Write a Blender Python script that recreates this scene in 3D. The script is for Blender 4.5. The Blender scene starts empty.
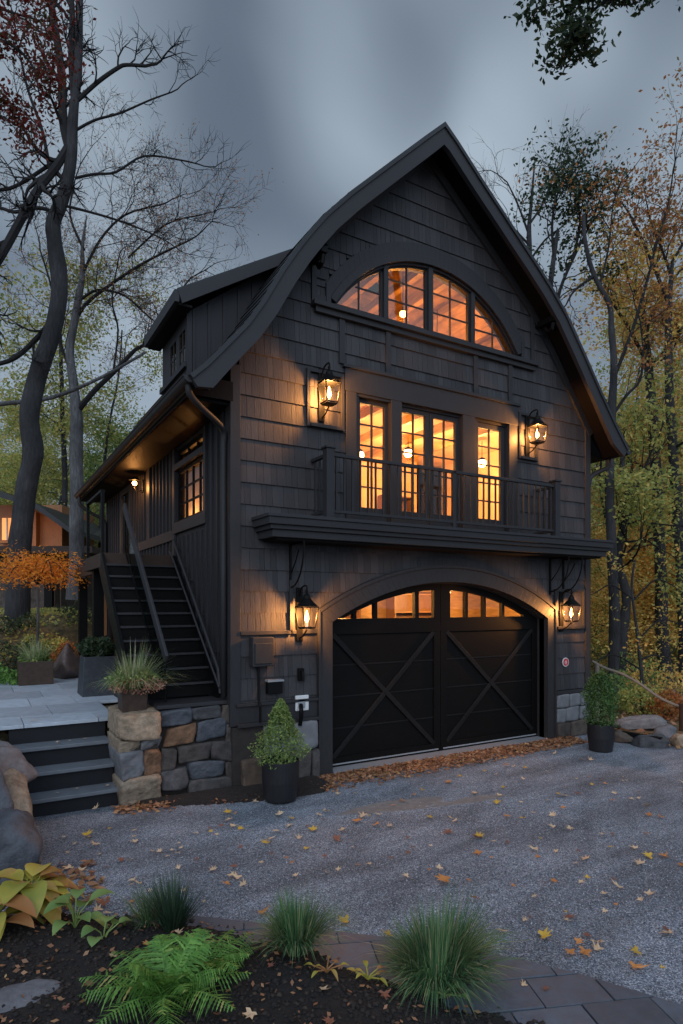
import bpy, math, random
import numpy as np
from math import sin, cos, pi, radians, sqrt
from mathutils import Vector, noise
random.seed(7); RS = np.random.RandomState(7)
S = bpy.context.scene; C = S.collection
CAM = (-2.99, -7.97, 2.5)

# ------------------------------------------------------------------ materials
def newmat(name):
    m = bpy.data.materials.new(name); m.use_nodes = True
    nt = m.node_tree; b = nt.nodes['Principled BSDF']
    return m, nt, b
def nd(nt, t, **k):
    n = nt.nodes.new(t)
    for a, v in k.items():
        if a in n.inputs: n.inputs[a].default_value = v
        else: setattr(n, a, v)
    return n
def lk(nt, a, b): nt.links.new(a, b)
def ramp(nt, stops, interp='LINEAR'):
    r = nt.nodes.new('ShaderNodeValToRGB'); cr = r.color_ramp; cr.interpolation = interp
    while len(cr.elements) < len(stops): cr.elements.new(.5)
    for e, (p, c) in zip(cr.elements, stops): e.position = p; e.color = (*c, 1)
    return r
def coords(nt, scale=(1, 1, 1), rot=(0, 0, 0)):
    g = nd(nt, 'ShaderNodeNewGeometry'); mp = nd(nt, 'ShaderNodeMapping')
    mp.inputs['Scale'].default_value = scale; mp.inputs['Rotation'].default_value = rot
    lk(nt, g.outputs['Position'], mp.inputs['Vector']); return mp.outputs[0]
def paint(name, c, rough=.5, var=.25, grain=(3, 3, .6), bump=.15, island=0, gscale=14):
    m, nt, b = newmat(name); v = coords(nt, grain)
    n1 = nd(nt, 'ShaderNodeTexNoise', Scale=float(gscale), Detail=5.0); lk(nt, v, n1.inputs['Vector'])
    n2 = nd(nt, 'ShaderNodeTexNoise', Scale=.9, Detail=4.0); lk(nt, coords(nt), n2.inputs['Vector'])
    lo = tuple(x * (1 - var) for x in c); hi = tuple(min(1, x * (1 + var)) for x in c)
    mix = nd(nt, 'ShaderNodeMix', data_type='FLOAT'); mix.inputs[0].default_value = .5
    lk(nt, n1.outputs[0], mix.inputs[2]); lk(nt, n2.outputs[0], mix.inputs[3])
    r = ramp(nt, [(.3, lo), (.7, hi)]); lk(nt, mix.outputs[0], r.inputs[0]); col = r.outputs[0]
    if island:
        g = nd(nt, 'ShaderNodeNewGeometry')
        mm = nd(nt, 'ShaderNodeMapRange'); mm.inputs['To Min'].default_value = 1 - island; mm.inputs['To Max'].default_value = 1 + island
        lk(nt, g.outputs['Random Per Island'], mm.inputs[0])
        vm = nd(nt, 'ShaderNodeVectorMath', operation='SCALE'); lk(nt, col, vm.inputs[0]); lk(nt, mm.outputs[0], vm.inputs['Scale']); col = vm.outputs[0]
    lk(nt, col, b.inputs['Base Color']); b.inputs['Roughness'].default_value = rough
    if max(c) < .08: b.inputs['Specular IOR Level'].default_value = .5 if 'badge' in name else (.12 if max(c) < .015 else .28)
    rr = nd(nt, 'ShaderNodeMapRange'); rr.inputs['To Min'].default_value = rough - .1; rr.inputs['To Max'].default_value = min(1, rough + .15)
    lk(nt, n1.outputs[0], rr.inputs[0]); lk(nt, rr.outputs[0], b.inputs['Roughness'])
    bp = nd(nt, 'ShaderNodeBump', Strength=bump, Distance=.01); lk(nt, n1.outputs[0], bp.inputs['Height']); lk(nt, bp.outputs[0], b.inputs['Normal'])
    return m
def island_mat(name, stops, rough=.8, nscale=9, nvar=.35, bump=.5, bdist=.02, trans=0, interp='LINEAR'):
    m, nt, b = newmat(name); g = nd(nt, 'ShaderNodeNewGeometry')
    r = ramp(nt, stops, interp)
    if 'stone' in name or 'cobble' in name:
        oi = nd(nt, 'ShaderNodeObjectInfo'); ad_ = nd(nt, 'ShaderNodeMath', operation='ADD'); lk(nt, oi.outputs['Random'], ad_.inputs[0]); lk(nt, g.outputs['Random Per Island'], ad_.inputs[1]); fc = nd(nt, 'ShaderNodeMath', operation='FRACT'); lk(nt, ad_.outputs[0], fc.inputs[0]); lk(nt, fc.outputs[0], r.inputs[0])
    else: lk(nt, g.outputs['Random Per Island'], r.inputs[0])
    n = nd(nt, 'ShaderNodeTexNoise', Scale=float(nscale), Detail=8.0, Roughness=.65); lk(nt, g.outputs['Position'], n.inputs['Vector'])
    mr = nd(nt, 'ShaderNodeMapRange'); mr.inputs['From Min'].default_value = .3; mr.inputs['From Max'].default_value = .7
    mr.inputs['To Min'].default_value = 1 - nvar; mr.inputs['To Max'].default_value = 1 + nvar; lk(nt, n.outputs[0], mr.inputs[0])
    vm = nd(nt, 'ShaderNodeVectorMath', operation='SCALE'); lk(nt, r.outputs[0], vm.inputs[0]); lk(nt, mr.outputs[0], vm.inputs['Scale'])
    lk(nt, vm.outputs[0], b.inputs['Base Color']); b.inputs['Roughness'].default_value = rough
    if bump:
        bp = nd(nt, 'ShaderNodeBump', Strength=bump, Distance=bdist); lk(nt, n.outputs[0], bp.inputs['Height']); lk(nt, bp.outputs[0], b.inputs['Normal'])
    if trans:
        t = nd(nt, 'ShaderNodeBsdfTranslucent'); lk(nt, vm.outputs[0], t.inputs[0]); mx = nd(nt, 'ShaderNodeMixShader'); mx.inputs[0].default_value = trans
        lk(nt, b.outputs[0], mx.inputs[1]); lk(nt, t.outputs[0], mx.inputs[2])
        lk(nt, mx.outputs[0], nt.nodes['Material Output'].inputs[0])
    return m
def emit(name, c, s):
    m, nt, b = newmat(name); b.inputs['Base Color'].default_value = (*c, 1)
    b.inputs['Emission Color'].default_value = (*c, 1); b.inputs['Emission Strength'].default_value = s; return m
def flame(name, c, s_):
    m, nt, b = newmat(name); nt.nodes.remove(b); e = nd(nt, 'ShaderNodeEmission', Strength=float(s_)); e.inputs[0].default_value = (*c, 1); t = nd(nt, 'ShaderNodeBsdfTransparent'); a = nd(nt, 'ShaderNodeAddShader')
    lk(nt, e.outputs[0], a.inputs[0]); lk(nt, t.outputs[0], a.inputs[1]); lk(nt, a.outputs[0], nt.nodes['Material Output'].inputs[0]); return m
def glass(name, refl=.12, tint=(1, 1, 1), rough=.02):
    m, nt, b = newmat(name); nt.nodes.remove(b)
    t = nd(nt, 'ShaderNodeBsdfTransparent'); t.inputs[0].default_value = (*tint, 1)
    gl = nd(nt, 'ShaderNodeBsdfGlossy'); gl.inputs['Roughness'].default_value = rough
    n = nd(nt, 'ShaderNodeTexNoise', Scale=2.5, Detail=2.0); lk(nt, coords(nt), n.inputs['Vector'])
    bp = nd(nt, 'ShaderNodeBump', Strength=.08, Distance=.02); lk(nt, n.outputs[0], bp.inputs['Height']); lk(nt, bp.outputs[0], gl.inputs['Normal'])
    lw = nd(nt, 'ShaderNodeLayerWeight', Blend=.5); pw = nd(nt, 'ShaderNodeMath', operation='POWER'); pw.inputs[1].default_value = 4; lk(nt, lw.outputs['Facing'], pw.inputs[0])
    ad = nd(nt, 'ShaderNodeMath', operation='MULTIPLY_ADD'); ad.inputs[1].default_value = .3; ad.inputs[2].default_value = refl; ad.use_clamp = True
    lk(nt, pw.outputs[0], ad.inputs[0])
    mx = nd(nt, 'ShaderNodeMixShader'); lk(nt, ad.outputs[0], mx.inputs[0]); lk(nt, t.outputs[0], mx.inputs[1]); lk(nt, gl.outputs[0], mx.inputs[2])
    lk(nt, mx.outputs[0], nt.nodes['Material Output'].inputs[0]); return m

M = {}
M['shingle'] = paint('painted_shingle', (.041, .039, .042), .55, .28, (4, 4, .35), .5, island=.22, gscale=22)
M['trim'] = paint('painted_trim', (.027, .0265, .0285), .5, .18, (2, 2, .5), .12)
M['fascia'] = paint('painted_fascia', (.031, .0295, .033), .5, .15, (1, 1, 1), .08)
M['board'] = paint('painted_board', (.025, .024, .027), .55, .2, (5, 5, .3), .25)
M['door'] = paint('painted_door', (.0045, .0042, .0042), .5, .25, (1, 1, 5), .15)
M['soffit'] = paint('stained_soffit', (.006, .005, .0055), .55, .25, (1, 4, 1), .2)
M['brace'] = paint('painted_brace', (.013, .0125, .013), .45, .3)
M['metal'] = paint('black_metal', (.005, .005, .0052), .45, .2, (1, 1, 1), .05)
M['roof'] = paint('dark_roof_metal', (.03, .031, .034), .4, .25, (1, 1, 1), .15, gscale=30)
M['steel'] = paint('brushed_threshold', (.24, .25, .27), .4, .2, (8, 1, 1), .05)
M['bluestone'] = paint('bluestone', (.36, .4, .45), .5, .25, (1, 1, 1), .35, island=.18, gscale=9)
M['step'] = paint('dark_step', (.13, .145, .165), .42, .25, (1, 1, 1), .3, gscale=9)
M['riser'] = paint('dark_riser', (.012, .013, .016), .6, .25)
M['paver'] = paint('dark_paver', (.078, .098, .127), .55, .3, (1, 1, 1), .5, island=.28, gscale=16)
M['stone'] = island_mat('wall_stone', [(0, (.09, .078, .067)), (.18, (.05, .05, .055)), (.34, (.1, .078, .062)), (.5, (.05, .038, .031)), (.64, (.07, .07, .075)), (.8, (.08, .055, .04)), (1, (.045, .04, .04))], .85, 7, .5, .9, .04)
M['tan_stone'] = island_mat('tan_stone', [(0, (.27, .2, .135)), (.5, (.2, .165, .125)), (1, (.29, .21, .14))], .85, 9, .5, .9, .04)
M['rust_stone'] = island_mat('rust_stone', [(0, (.15, .08, .042)), (1, (.17, .09, .05))], .8, 9, .5, .8, .03)
M['grey_stone'] = island_mat('grey_stone', [(0, (.14, .145, .155)), (.5, (.18, .18, .185)), (1, (.115, .12, .135))], .8, 7, .4, .8, .03)
M['slate_stone'] = island_mat('slate_stone', [(0, (.055, .062, .076)), (1, (.065, .072, .086))], .6, 4, .5, .9, .05)
M['brown_stone'] = island_mat('brown_cobble', [(0, (.09, .06, .055)), (1, (.12, .085, .075))], .5, 12, .3, .3, .01)
M['mortar'] = paint('mortar', (.035, .03, .028), .9, .4, (1, 1, 1), .6)
M['foundation'] = paint('foundation_block', (.16, .165, .175), .8, .35, (1, 1, 1), .6, island=.2, gscale=8)
M['slate_pot'] = paint('slate_pot', (.04, .044, .052), .5, .4, (1, 1, 1), .3)
M['pot'] = paint('black_pot', (.016, .016, .018), .38, .2)
M['brown_pot'] = paint('brown_planter', (.055, .035, .026), .5, .4, (1, 1, 1), .2)
M['soil'] = paint('soil', (.02, .014, .01), .95, .5, (1, 1, 1), 1, gscale=60)
M['bark_dark'] = island_mat('dark_bark', [(0, (.014, .0135, .015)), (1, (.019, .018, .019))], .9, 9, .55, 1, .04)
M['bark_pale'] = island_mat('pale_bark', [(0, (.1, .098, .102)), (1, (.12, .116, .118))], .85, 7, .4, .8, .03)
M['bark_twig'] = island_mat('twig_bark', [(0, (.009, .008, .009)), (1, (.013, .011, .011))], .9, 9, .3, 0)
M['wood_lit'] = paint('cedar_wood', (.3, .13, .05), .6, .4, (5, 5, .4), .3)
M['deckwood'] = paint('deck_wood', (.045, .027, .02), .6, .35, (4, 1, 1), .3)
M['handrail_wood'] = paint('weathered_wood', (.17, .14, .11), .7, .3)
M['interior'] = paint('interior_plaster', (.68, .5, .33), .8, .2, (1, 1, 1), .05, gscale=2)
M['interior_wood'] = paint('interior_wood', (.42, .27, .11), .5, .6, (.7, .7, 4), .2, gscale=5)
M['shelfwood'] = paint('shelf_wood', (.16, .08, .035), .5, .3)
M['white'] = paint('white_plastic', (.62, .62, .62), .4, .1)
M['red'] = paint('red_badge', (.5, .03, .04), .4, .1)
M['glass'] = glass('window_glass', .04)
M['glass_up'] = glass('upper_glass', .09, (.9, .8, .62))
M['railglass'] = glass('rail_glass', .04, (.6, .66, .64))
M['lampglass'] = glass('lamp_glass', 0)
M['flame'] = flame('flame', (1, .42, .12), 14)
M['pend'] = emit('pendant_glow', (1, .6, .25), 14)
M['pane_lit'] = emit('lit_pane', (1, .42, .12), .55)
def bark(name, a, b_):
    m, nt, b = newmat(name); v = coords(nt, (9, 9, 1.6)); n = nd(nt, 'ShaderNodeTexNoise', Scale=2.2, Detail=8.0, Roughness=.65, Distortion=.6); lk(nt, v, n.inputs['Vector'])
    n2 = nd(nt, 'ShaderNodeTexNoise', Scale=1.3, Detail=5.0); lk(nt, coords(nt), n2.inputs['Vector']); mu = nd(nt, 'ShaderNodeMath', operation='MULTIPLY'); lk(nt, n.outputs[0], mu.inputs[0]); lk(nt, n2.outputs[0], mu.inputs[1])
    r = ramp(nt, [(.14, a), (.3, b_), (.42, tuple(min(1, x * 1.7) for x in b_))]); lk(nt, mu.outputs[0], r.inputs[0]); lk(nt, r.outputs[0], b.inputs['Base Color']); b.inputs['Roughness'].default_value = .9
    bp = nd(nt, 'ShaderNodeBump', Strength=1.0, Distance=.05); lk(nt, n.outputs[0], bp.inputs['Height']); lk(nt, bp.outputs[0], b.inputs['Normal']); return m
M['bark_dark'] = bark('dark_bark_ridged', (.013, .013, .0145), (.036, .035, .038)); M['bark_pale'] = bark('pale_bark_ridged', (.05, .049, .051), (.12, .118, .122))
def leafmat(n, stops, tr=.35): return island_mat(n, stops, .6, 3, .25, 0, trans=tr)
M['leaf_green'] = leafmat('leaf_green', [(0, (.1, .2, .06)), (.5, (.22, .34, .1)), (1, (.38, .44, .13))], .5)
M['leaf_dark'] = leafmat('leaf_dark', [(0, (.02, .04, .02)), (.6, (.04, .065, .03)), (1, (.07, .09, .03))])
M['leaf_yellow'] = leafmat('leaf_yellow', [(0, (.5, .46, .12)), (.4, (.85, .62, .17)), (.8, (.9, .52, .14)), (1, (.85, .38, .1))], .5)
M['leaf_olive'] = leafmat('leaf_olive', [(0, (.2, .28, .08)), (.5, (.45, .46, .13)), (1, (.7, .54, .15))], .5)
M['leaf_orange'] = leafmat('leaf_orange', [(0, (.55, .24, .05)), (.5, (.7, .3, .07)), (1, (.45, .17, .05))], .5)
M['leaf_rust'] = leafmat('leaf_rust', [(0, (.4, .14, .05)), (.6, (.5, .2, .06)), (1, (.3, .22, .08))], .5)
M['leaf_red'] = leafmat('leaf_red', [(0, (.22, .025, .02)), (.6, (.14, .03, .02)), (1, (.07, .06, .02))])
M['leaf_maple'] = leafmat('leaf_maple', [(0, (.85, .3, .03)), (.6, (.95, .4, .05)), (1, (.75, .2, .03))], .5)
M['litter'] = leafmat('leaf_litter', [(0, (.22, .09, .045)), (.3, (.3, .14, .07)), (.6, (.38, .2, .1)), (.85, (.16, .07, .04)), (1, (.45, .28, .12))], .1)
M['fern'] = leafmat('fern', [(0, (.07, .17, .03)), (.6, (.13, .3, .05)), (.95, (.2, .38, .08)), (1, (.45, .38, .12))])
M['fescue'] = leafmat('fescue', [(0, (.04, .1, .05)), (.6, (.09, .21, .08)), (.88, (.19, .3, .12)), (.95, (.38, .34, .19)), (1, (.45, .36, .22))], .2)
M['sedge'] = leafmat('sedge', [(0, (.015, .04, .025)), (1, (.04, .08, .04))], .2)
M['arb'] = leafmat('arborvitae', [(0, (.08, .14, .035)), (.6, (.16, .24, .06)), (1, (.28, .34, .09))], .2)
M['arb2'] = leafmat('arborvitae_deep', [(0, (.03, .075, .02)), (.6, (.06, .13, .03)), (1, (.09, .17, .04))], .2)
M['drygrass'] = leafmat('planter_grass', [(0, (.12, .2, .06)), (.5, (.26, .32, .12)), (1, (.5, .47, .33))], .2)
M['pinkflower'] = leafmat('dried_flowers', [(0, (.3, .12, .08)), (1, (.42, .22, .15))], .2)
def broad(n, c1, c2, edge):
    m, nt, b = newmat(n); g = nd(nt, 'ShaderNodeNewGeometry')
    r = ramp(nt, [(0, c1), (.7, c2), (1, edge)]); n1 = nd(nt, 'ShaderNodeTexNoise', Scale=7.0, Detail=4.0); lk(nt, g.outputs['Position'], n1.inputs['Vector'])
    oi = nd(nt, 'ShaderNodeObjectInfo'); ad = nd(nt, 'ShaderNodeMath', operation='MULTIPLY_ADD'); lk(nt, oi.outputs['Random'], ad.inputs[0]); ad.inputs[1].default_value = .75
    s = nd(nt, 'ShaderNodeMath', operation='MULTIPLY'); lk(nt, n1.outputs[0], s.inputs[0]); s.inputs[1].default_value = .6; lk(nt, s.outputs[0], ad.inputs[2])
    lk(nt, ad.outputs[0], r.inputs[0]); lk(nt, r.outputs[0], b.inputs['Base Color']); b.inputs['Roughness'].default_value = .45
    t = nd(nt, 'ShaderNodeBsdfTranslucent'); lk(nt, r.outputs[0], t.inputs[0]); mx = nd(nt, 'ShaderNodeMixShader'); mx.inputs[0].default_value = .3
    lk(nt, b.outputs[0], mx.inputs[1]); lk(nt, t.outputs[0], mx.inputs[2]); lk(nt, mx.outputs[0], nt.nodes['Material Output'].inputs[0]); return m
M['hosta'] = broad('hosta_leaf', (.08, .2, .03), (.5, .4, .07), (.4, .2, .08))
M['broadleaf'] = broad('broad_leaf', (.1, .21, .05), (.2, .3, .09), (.26, .34, .1))
def gravel():
    m, nt, b = newmat('gravel'); P = coords(nt)
    v = nd(nt, 'ShaderNodeTexVoronoi', Scale=120.0); lk(nt, P, v.inputs['Vector'])
    n = nd(nt, 'ShaderNodeTexNoise', Scale=1.1, Detail=6.0, Roughness=.6); lk(nt, coords(nt, (.5, 1.6, 1), (0, 0, .45)), n.inputs['Vector'])
    n3 = nd(nt, 'ShaderNodeTexNoise', Scale=30.0, Detail=3.0); lk(nt, P, n3.inputs['Vector'])
    w = nd(nt, 'ShaderNodeTexWave', Scale=.5, Distortion=6.0, Detail=4.0); w.inputs['Detail Scale'].default_value = 1.4; lk(nt, coords(nt, (.35, 1, 1), (0, 0, .5)), w.inputs['Vector'])
    sx = nd(nt, 'ShaderNodeSeparateColor'); lk(nt, v.outputs['Color'], sx.inputs[0])
    r = ramp(nt, [(0, (.06, .072, .09)), (.45, (.155, .18, .222)), (.8, (.28, .32, .38)), (1, (.52, .57, .64))]); lk(nt, sx.outputs[0], r.inputs[0])
    mr = nd(nt, 'ShaderNodeMapRange'); mr.inputs['From Min'].default_value = .35; mr.inputs['From Max'].default_value = .65; mr.inputs['To Min'].default_value = .62; mr.inputs['To Max'].default_value = 1.3; lk(nt, n.outputs[0], mr.inputs[0])
    m2 = nd(nt, 'ShaderNodeMapRange'); m2.inputs['From Min'].default_value = 0; m2.inputs['From Max'].default_value = .12; m2.inputs['To Min'].default_value = .82; m2.inputs['To Max'].default_value = 1; lk(nt, w.outputs['Fac'], m2.inputs[0])
    mu = nd(nt, 'ShaderNodeMath', operation='MULTIPLY'); lk(nt, mr.outputs[0], mu.inputs[0]); lk(nt, m2.outputs[0], mu.inputs[1])
    vm = nd(nt, 'ShaderNodeVectorMath', operation='SCALE'); lk(nt, r.outputs[0], vm.inputs[0]); lk(nt, mu.outputs[0], vm.inputs['Scale'])
    lk(nt, vm.outputs[0], b.inputs['Base Color']); b.inputs['Roughness'].default_value = .75
    inv = nd(nt, 'ShaderNodeMath', operation='SUBTRACT'); inv.inputs[0].default_value = 1; lk(nt, v.outputs['Distance'], inv.inputs[1])
    ad = nd(nt, 'ShaderNodeMath', operation='ADD'); lk(nt, inv.outputs[0], ad.inputs[0]); lk(nt, n3.outputs[0], ad.inputs[1])
    bp = nd(nt, 'ShaderNodeBump', Strength=.9, Distance=.014); lk(nt, ad.outputs[0], bp.inputs['Height']); lk(nt, bp.outputs[0], b.inputs['Normal']); return m
M['gravel'] = gravel()
def groundm(name, a, b_, c, sc=6, bump=1, bd=.05):
    m, nt, b = newmat(name); P = coords(nt)
    n = nd(nt, 'ShaderNodeTexNoise', Scale=float(sc), Detail=10.0, Roughness=.7); lk(nt, P, n.inputs['Vector'])
    v = nd(nt, 'ShaderNodeTexVoronoi', Scale=sc * 5.0); lk(nt, P, v.inputs['Vector'])
    r = ramp(nt, [(.3, a), (.5, b_), (.72, c)]); lk(nt, n.outputs[0], r.inputs[0])
    sx = nd(nt, 'ShaderNodeSeparateColor'); lk(nt, v.outputs['Color'], sx.inputs[0])
    mr = nd(nt, 'ShaderNodeMapRange'); mr.inputs['To Min'].default_value = .55; mr.inputs['To Max'].default_value = 1.4; lk(nt, sx.outputs[0], mr.inputs[0])
    vm = nd(nt, 'ShaderNodeVectorMath', operation='SCALE'); lk(nt, r.outputs[0], vm.inputs[0]); lk(nt, mr.outputs[0], vm.inputs['Scale'])
    lk(nt, vm.outputs[0], b.inputs['Base Color']); b.inputs['Roughness'].default_value = .95
    bp = nd(nt, 'ShaderNodeBump', Strength=float(bump), Distance=bd); lk(nt, n.outputs[0], bp.inputs['Height']); lk(nt, bp.outputs[0], b.inputs['Normal']); return m
M['ground'] = groundm('forest_floor', (.05, .045, .02), (.12, .085, .04), (.2, .13, .06), 3)
M['mulch'] = groundm('mulch', (.006, .005, .005), (.014, .011, .01), (.03, .022, .018), 22, 1, .04)
M['chip'] = island_mat('mulch_chip', [(0, (.008, .006, .006)), (.7, (.02, .015, .013)), (1, (.045, .03, .022))], .9, 20, .3, 0)
M['pebble'] = island_mat('gravel_stone', [(0, (.05, .06, .075)), (.5, (.16, .18, .215)), (.85, (.32, .355, .4)), (1, (.55, .58, .64))], .75, 30, .2, 0)
M['patch'] = paint('worn_stone_patch', (.17, .16, .155), .8, .4, (1, 1, 1), .5)

# ------------------------------------------------------------------ mesh helpers
ORG = {}
def org(o): return ORG.get(o.name, (0, 0, 0)) if o else (0, 0, 0)
def finish(me, name, mat, parent, base, smooth, bevel):
    o = bpy.data.objects.new(name, me); C.objects.link(o)
    if parent: o.parent = parent; ORG[o.name] = org(parent)
    else: o.location = base; ORG[o.name] = tuple(base)
    if mat: me.materials.append(M[mat])
    if smooth: me.polygons.foreach_set('use_smooth', [True] * len(me.polygons))
    if bevel:
        b = o.modifiers.new('bevel', 'BEVEL'); b.width = bevel; b.segments = 2; b.limit_method = 'ANGLE'; b.angle_limit = radians(40)
    return o
class MB:
    def __init__(s): s.v = []; s.f = []
    def add(s, vs, fs):
        n = len(s.v); s.v += [tuple(p) for p in vs]; s.f += [tuple(i + n for i in f) for f in fs]; return s
    def box(s, x0, x1, y0, y1, z0, z1):
        return s.add([(x0, y0, z0), (x1, y0, z0), (x1, y1, z0), (x0, y1, z0), (x0, y0, z1), (x1, y0, z1), (x1, y1, z1), (x0, y1, z1)],
                     [(0, 3, 2, 1), (4, 5, 6, 7), (0, 1, 5, 4), (1, 2, 6, 5), (2, 3, 7, 6), (3, 0, 4, 7)])
    def bar(s, a, b, w, h, up=(0, 0, 1)):
        a = Vector(a); b = Vector(b); d = (b - a).normalized(); u = Vector(up)
        if abs(d.dot(u)) > .98: u = Vector((0, 1, 0))
        r = d.cross(u).normalized() * w / 2; t = r.cross(d).normalized() * h / 2
        return s.add([a - r - t, a + r - t, a + r + t, a - r + t, b - r - t, b + r - t, b + r + t, b - r + t],
                     [(0, 3, 2, 1), (4, 5, 6, 7), (0, 1, 5, 4), (1, 2, 6, 5), (2, 3, 7, 6), (3, 0, 4, 7)])
    def prism(s, poly, y0, y1, ax='y'):
        n = len(poly)
        def m(p, t): return (p[0], t, p[1]) if ax == 'y' else ((t, p[0], p[1]) if ax == 'x' else (p[0], p[1], t))
        vs = [m(p, y0) for p in poly] + [m(p, y1) for p in poly]
        fs = [tuple(range(n)), tuple(range(2 * n - 1, n - 1, -1))] + [(i, i + n, (i + 1) % n + n, (i + 1) % n) for i in range(n)]
        return s.add(vs, fs)
    def band(s, inner, outer, y0, y1):   # strip between two polylines of equal count in xz
        for i in range(len(inner) - 1):
            s.prism([inner[i], inner[i + 1], outer[i + 1], outer[i]], y0, y1)
        return s
    def tube(s, pts, rad, n=8, cap=True):
        pts = [Vector(p) for p in pts]; k = len(pts)
        if not hasattr(rad, '__len__'): rad = [rad] * k
        vs = []; ref = None
        for i in range(k):
            d = (pts[min(i + 1, k - 1)] - pts[max(i - 1, 0)]).normalized()
            if ref is None: ref = d.orthogonal().normalized()
            ref = (ref - d * ref.dot(d)); ref = ref.normalized() if ref.length > 1e-5 else d.orthogonal().normalized()
            b = d.cross(ref)
            for j in range(n):
                a = 2 * pi * j / n; vs.append(pts[i] + (ref * cos(a) + b * sin(a)) * rad[i])
        fs = [(i * n + j, i * n + (j + 1) % n, (i + 1) * n + (j + 1) % n, (i + 1) * n + j) for i in range(k - 1) for j in range(n)]
        if cap: fs += [tuple(range(n - 1, -1, -1)), tuple(range((k - 1) * n, k * n))]
        return s.add(vs, fs)
    def lathe(s, prof, c=(0, 0, 0), n=20):
        vs = [(c[0] + r * cos(2 * pi * j / n), c[1] + r * sin(2 * pi * j / n), c[2] + z) for r, z in prof for j in range(n)]
        fs = [(i * n + j, i * n + (j + 1) % n, (i + 1) * n + (j + 1) % n, (i + 1) * n + j) for i in range(len(prof) - 1) for j in range(n)]
        fs += [tuple(range(n - 1, -1, -1)), tuple(range((len(prof) - 1) * n, len(prof) * n))]
        return s.add(vs, fs)
    def rock(s, c, r, e=.5, amp=.12, seed=0, nu=14, nv=9, rot=0, freq=1.6):
        vs = []; sg = lambda t, p: math.copysign(abs(t) ** p, t)
        for i in range(nv + 1):
            ph = -pi / 2 + pi * i / nv
            for j in range(nu):
                th = 2 * pi * j / nu
                p = Vector((sg(cos(ph), e) * sg(cos(th), e), sg(cos(ph), e) * sg(sin(th), e), sg(sin(ph), e)))
                q = p * freq + Vector((seed * 3.7, seed * 1.3, seed * 7.1))
                k = 1 + amp * 2 * noise.noise(q) + amp * noise.noise(q * 2.3) + amp * .45 * noise.noise(q * 5.5) + amp * .2 * noise.noise(q * 11)
                x, y, z = p.x * r[0] * k, p.y * r[1] * k, p.z * r[2] * k
                vs.append((c[0] + x * cos(rot) - y * sin(rot), c[1] + x * sin(rot) + y * cos(rot), c[2] + z))
        fs = [(i * nu + j, i * nu + (j + 1) % nu, (i + 1) * nu + (j + 1) % nu, (i + 1) * nu + j) for i in range(nv) for j in range(nu)]
        return s.add(vs, fs)
    def facet(s, c, r, kind, seed, nu=44, nv=28, rot=0, amp=.03):
        rn = random.Random(seed * 13 + 5); pl = []
        if kind == 'block':
            for ax in range(3):
                for sg in (-1, 1):
                    n = [rn.uniform(-.1, .1) for _ in range(3)]; n[ax] = sg; pl.append((Vector(n).normalized(), rn.uniform(.93, 1.02)))
            for sx in (-1, 1):
                for sy in (-1, 1):
                    for sz in (-1, 1): pl.append((Vector((sx * rn.uniform(.5, 1), sy * rn.uniform(.5, 1), sz * rn.uniform(.5, 1))).normalized(), rn.uniform(1.42, 1.66)))
        else:
            for i in range(15): pl.append((Vector((rn.gauss(0, 1), rn.gauss(0, 1), rn.gauss(0, 1))).normalized(), rn.uniform(.72, 1.0)))
        vs = []
        for i in range(nv + 1):
            ph = -pi / 2 + pi * i / nv
            for j in range(nu):
                th = 2 * pi * j / nu; p = Vector((cos(ph) * cos(th), cos(ph) * sin(th), sin(ph)))
                d = sorted(q / max(.04, n.dot(p)) for n, q in pl)[:2]; k = min(d[0], 1.75); k -= .035 * max(0, 1 - (d[1] - d[0]) / .12)
                w = Vector((p.x * r[0], p.y * r[1], p.z * r[2])) * k * 6 + Vector((seed * 3.1, seed * 1.7, 0))
                k *= 1 + amp * (noise.noise(w) + .6 * noise.noise(w * 2.7) + .4 * noise.noise(w * 6))
                x, y, z = p.x * r[0] * k, p.y * r[1] * k, p.z * r[2] * k
                vs.append((c[0] + x * cos(rot) - y * sin(rot), c[1] + x * sin(rot) + y * cos(rot), c[2] + z))
        return s.add(vs, [(i * nu + j, i * nu + (j + 1) % nu, (i + 1) * nu + (j + 1) % nu, (i + 1) * nu + j) for i in range(nv) for j in range(nu)])
    def build(s, name, mat, parent=None, base=(0, 0, 0), smooth=False, bevel=0):
        b = org(parent) if parent else base
        me = bpy.data.meshes.new(name)
        me.from_pydata([(x - b[0], y - b[1], z - b[2]) for x, y, z in s.v], [], s.f); me.update()
        return finish(me, name, mat, parent, base, smooth, bevel)
def split(mb, name, mat, parent=None, bevel=0, smooth=False):
    lab = list(range(len(mb.v)))
    def fd(i):
        while lab[i] != i: lab[i] = lab[lab[i]]; i = lab[i]
        return i
    for f in mb.f:
        for j in f[1:]: lab[fd(j)] = fd(f[0])
    gr = {}
    for f in mb.f: gr.setdefault(fd(f[0]), []).append(f)
    for fs in gr.values():
        m = MB(); ids = sorted({j for f in fs for j in f}); mp = {j: k for k, j in enumerate(ids)}
        m.v = [mb.v[j] for j in ids]; m.f = [tuple(mp[j] for j in f) for f in fs]; m.build(name, mat, parent, bevel=bevel, smooth=smooth)
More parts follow.
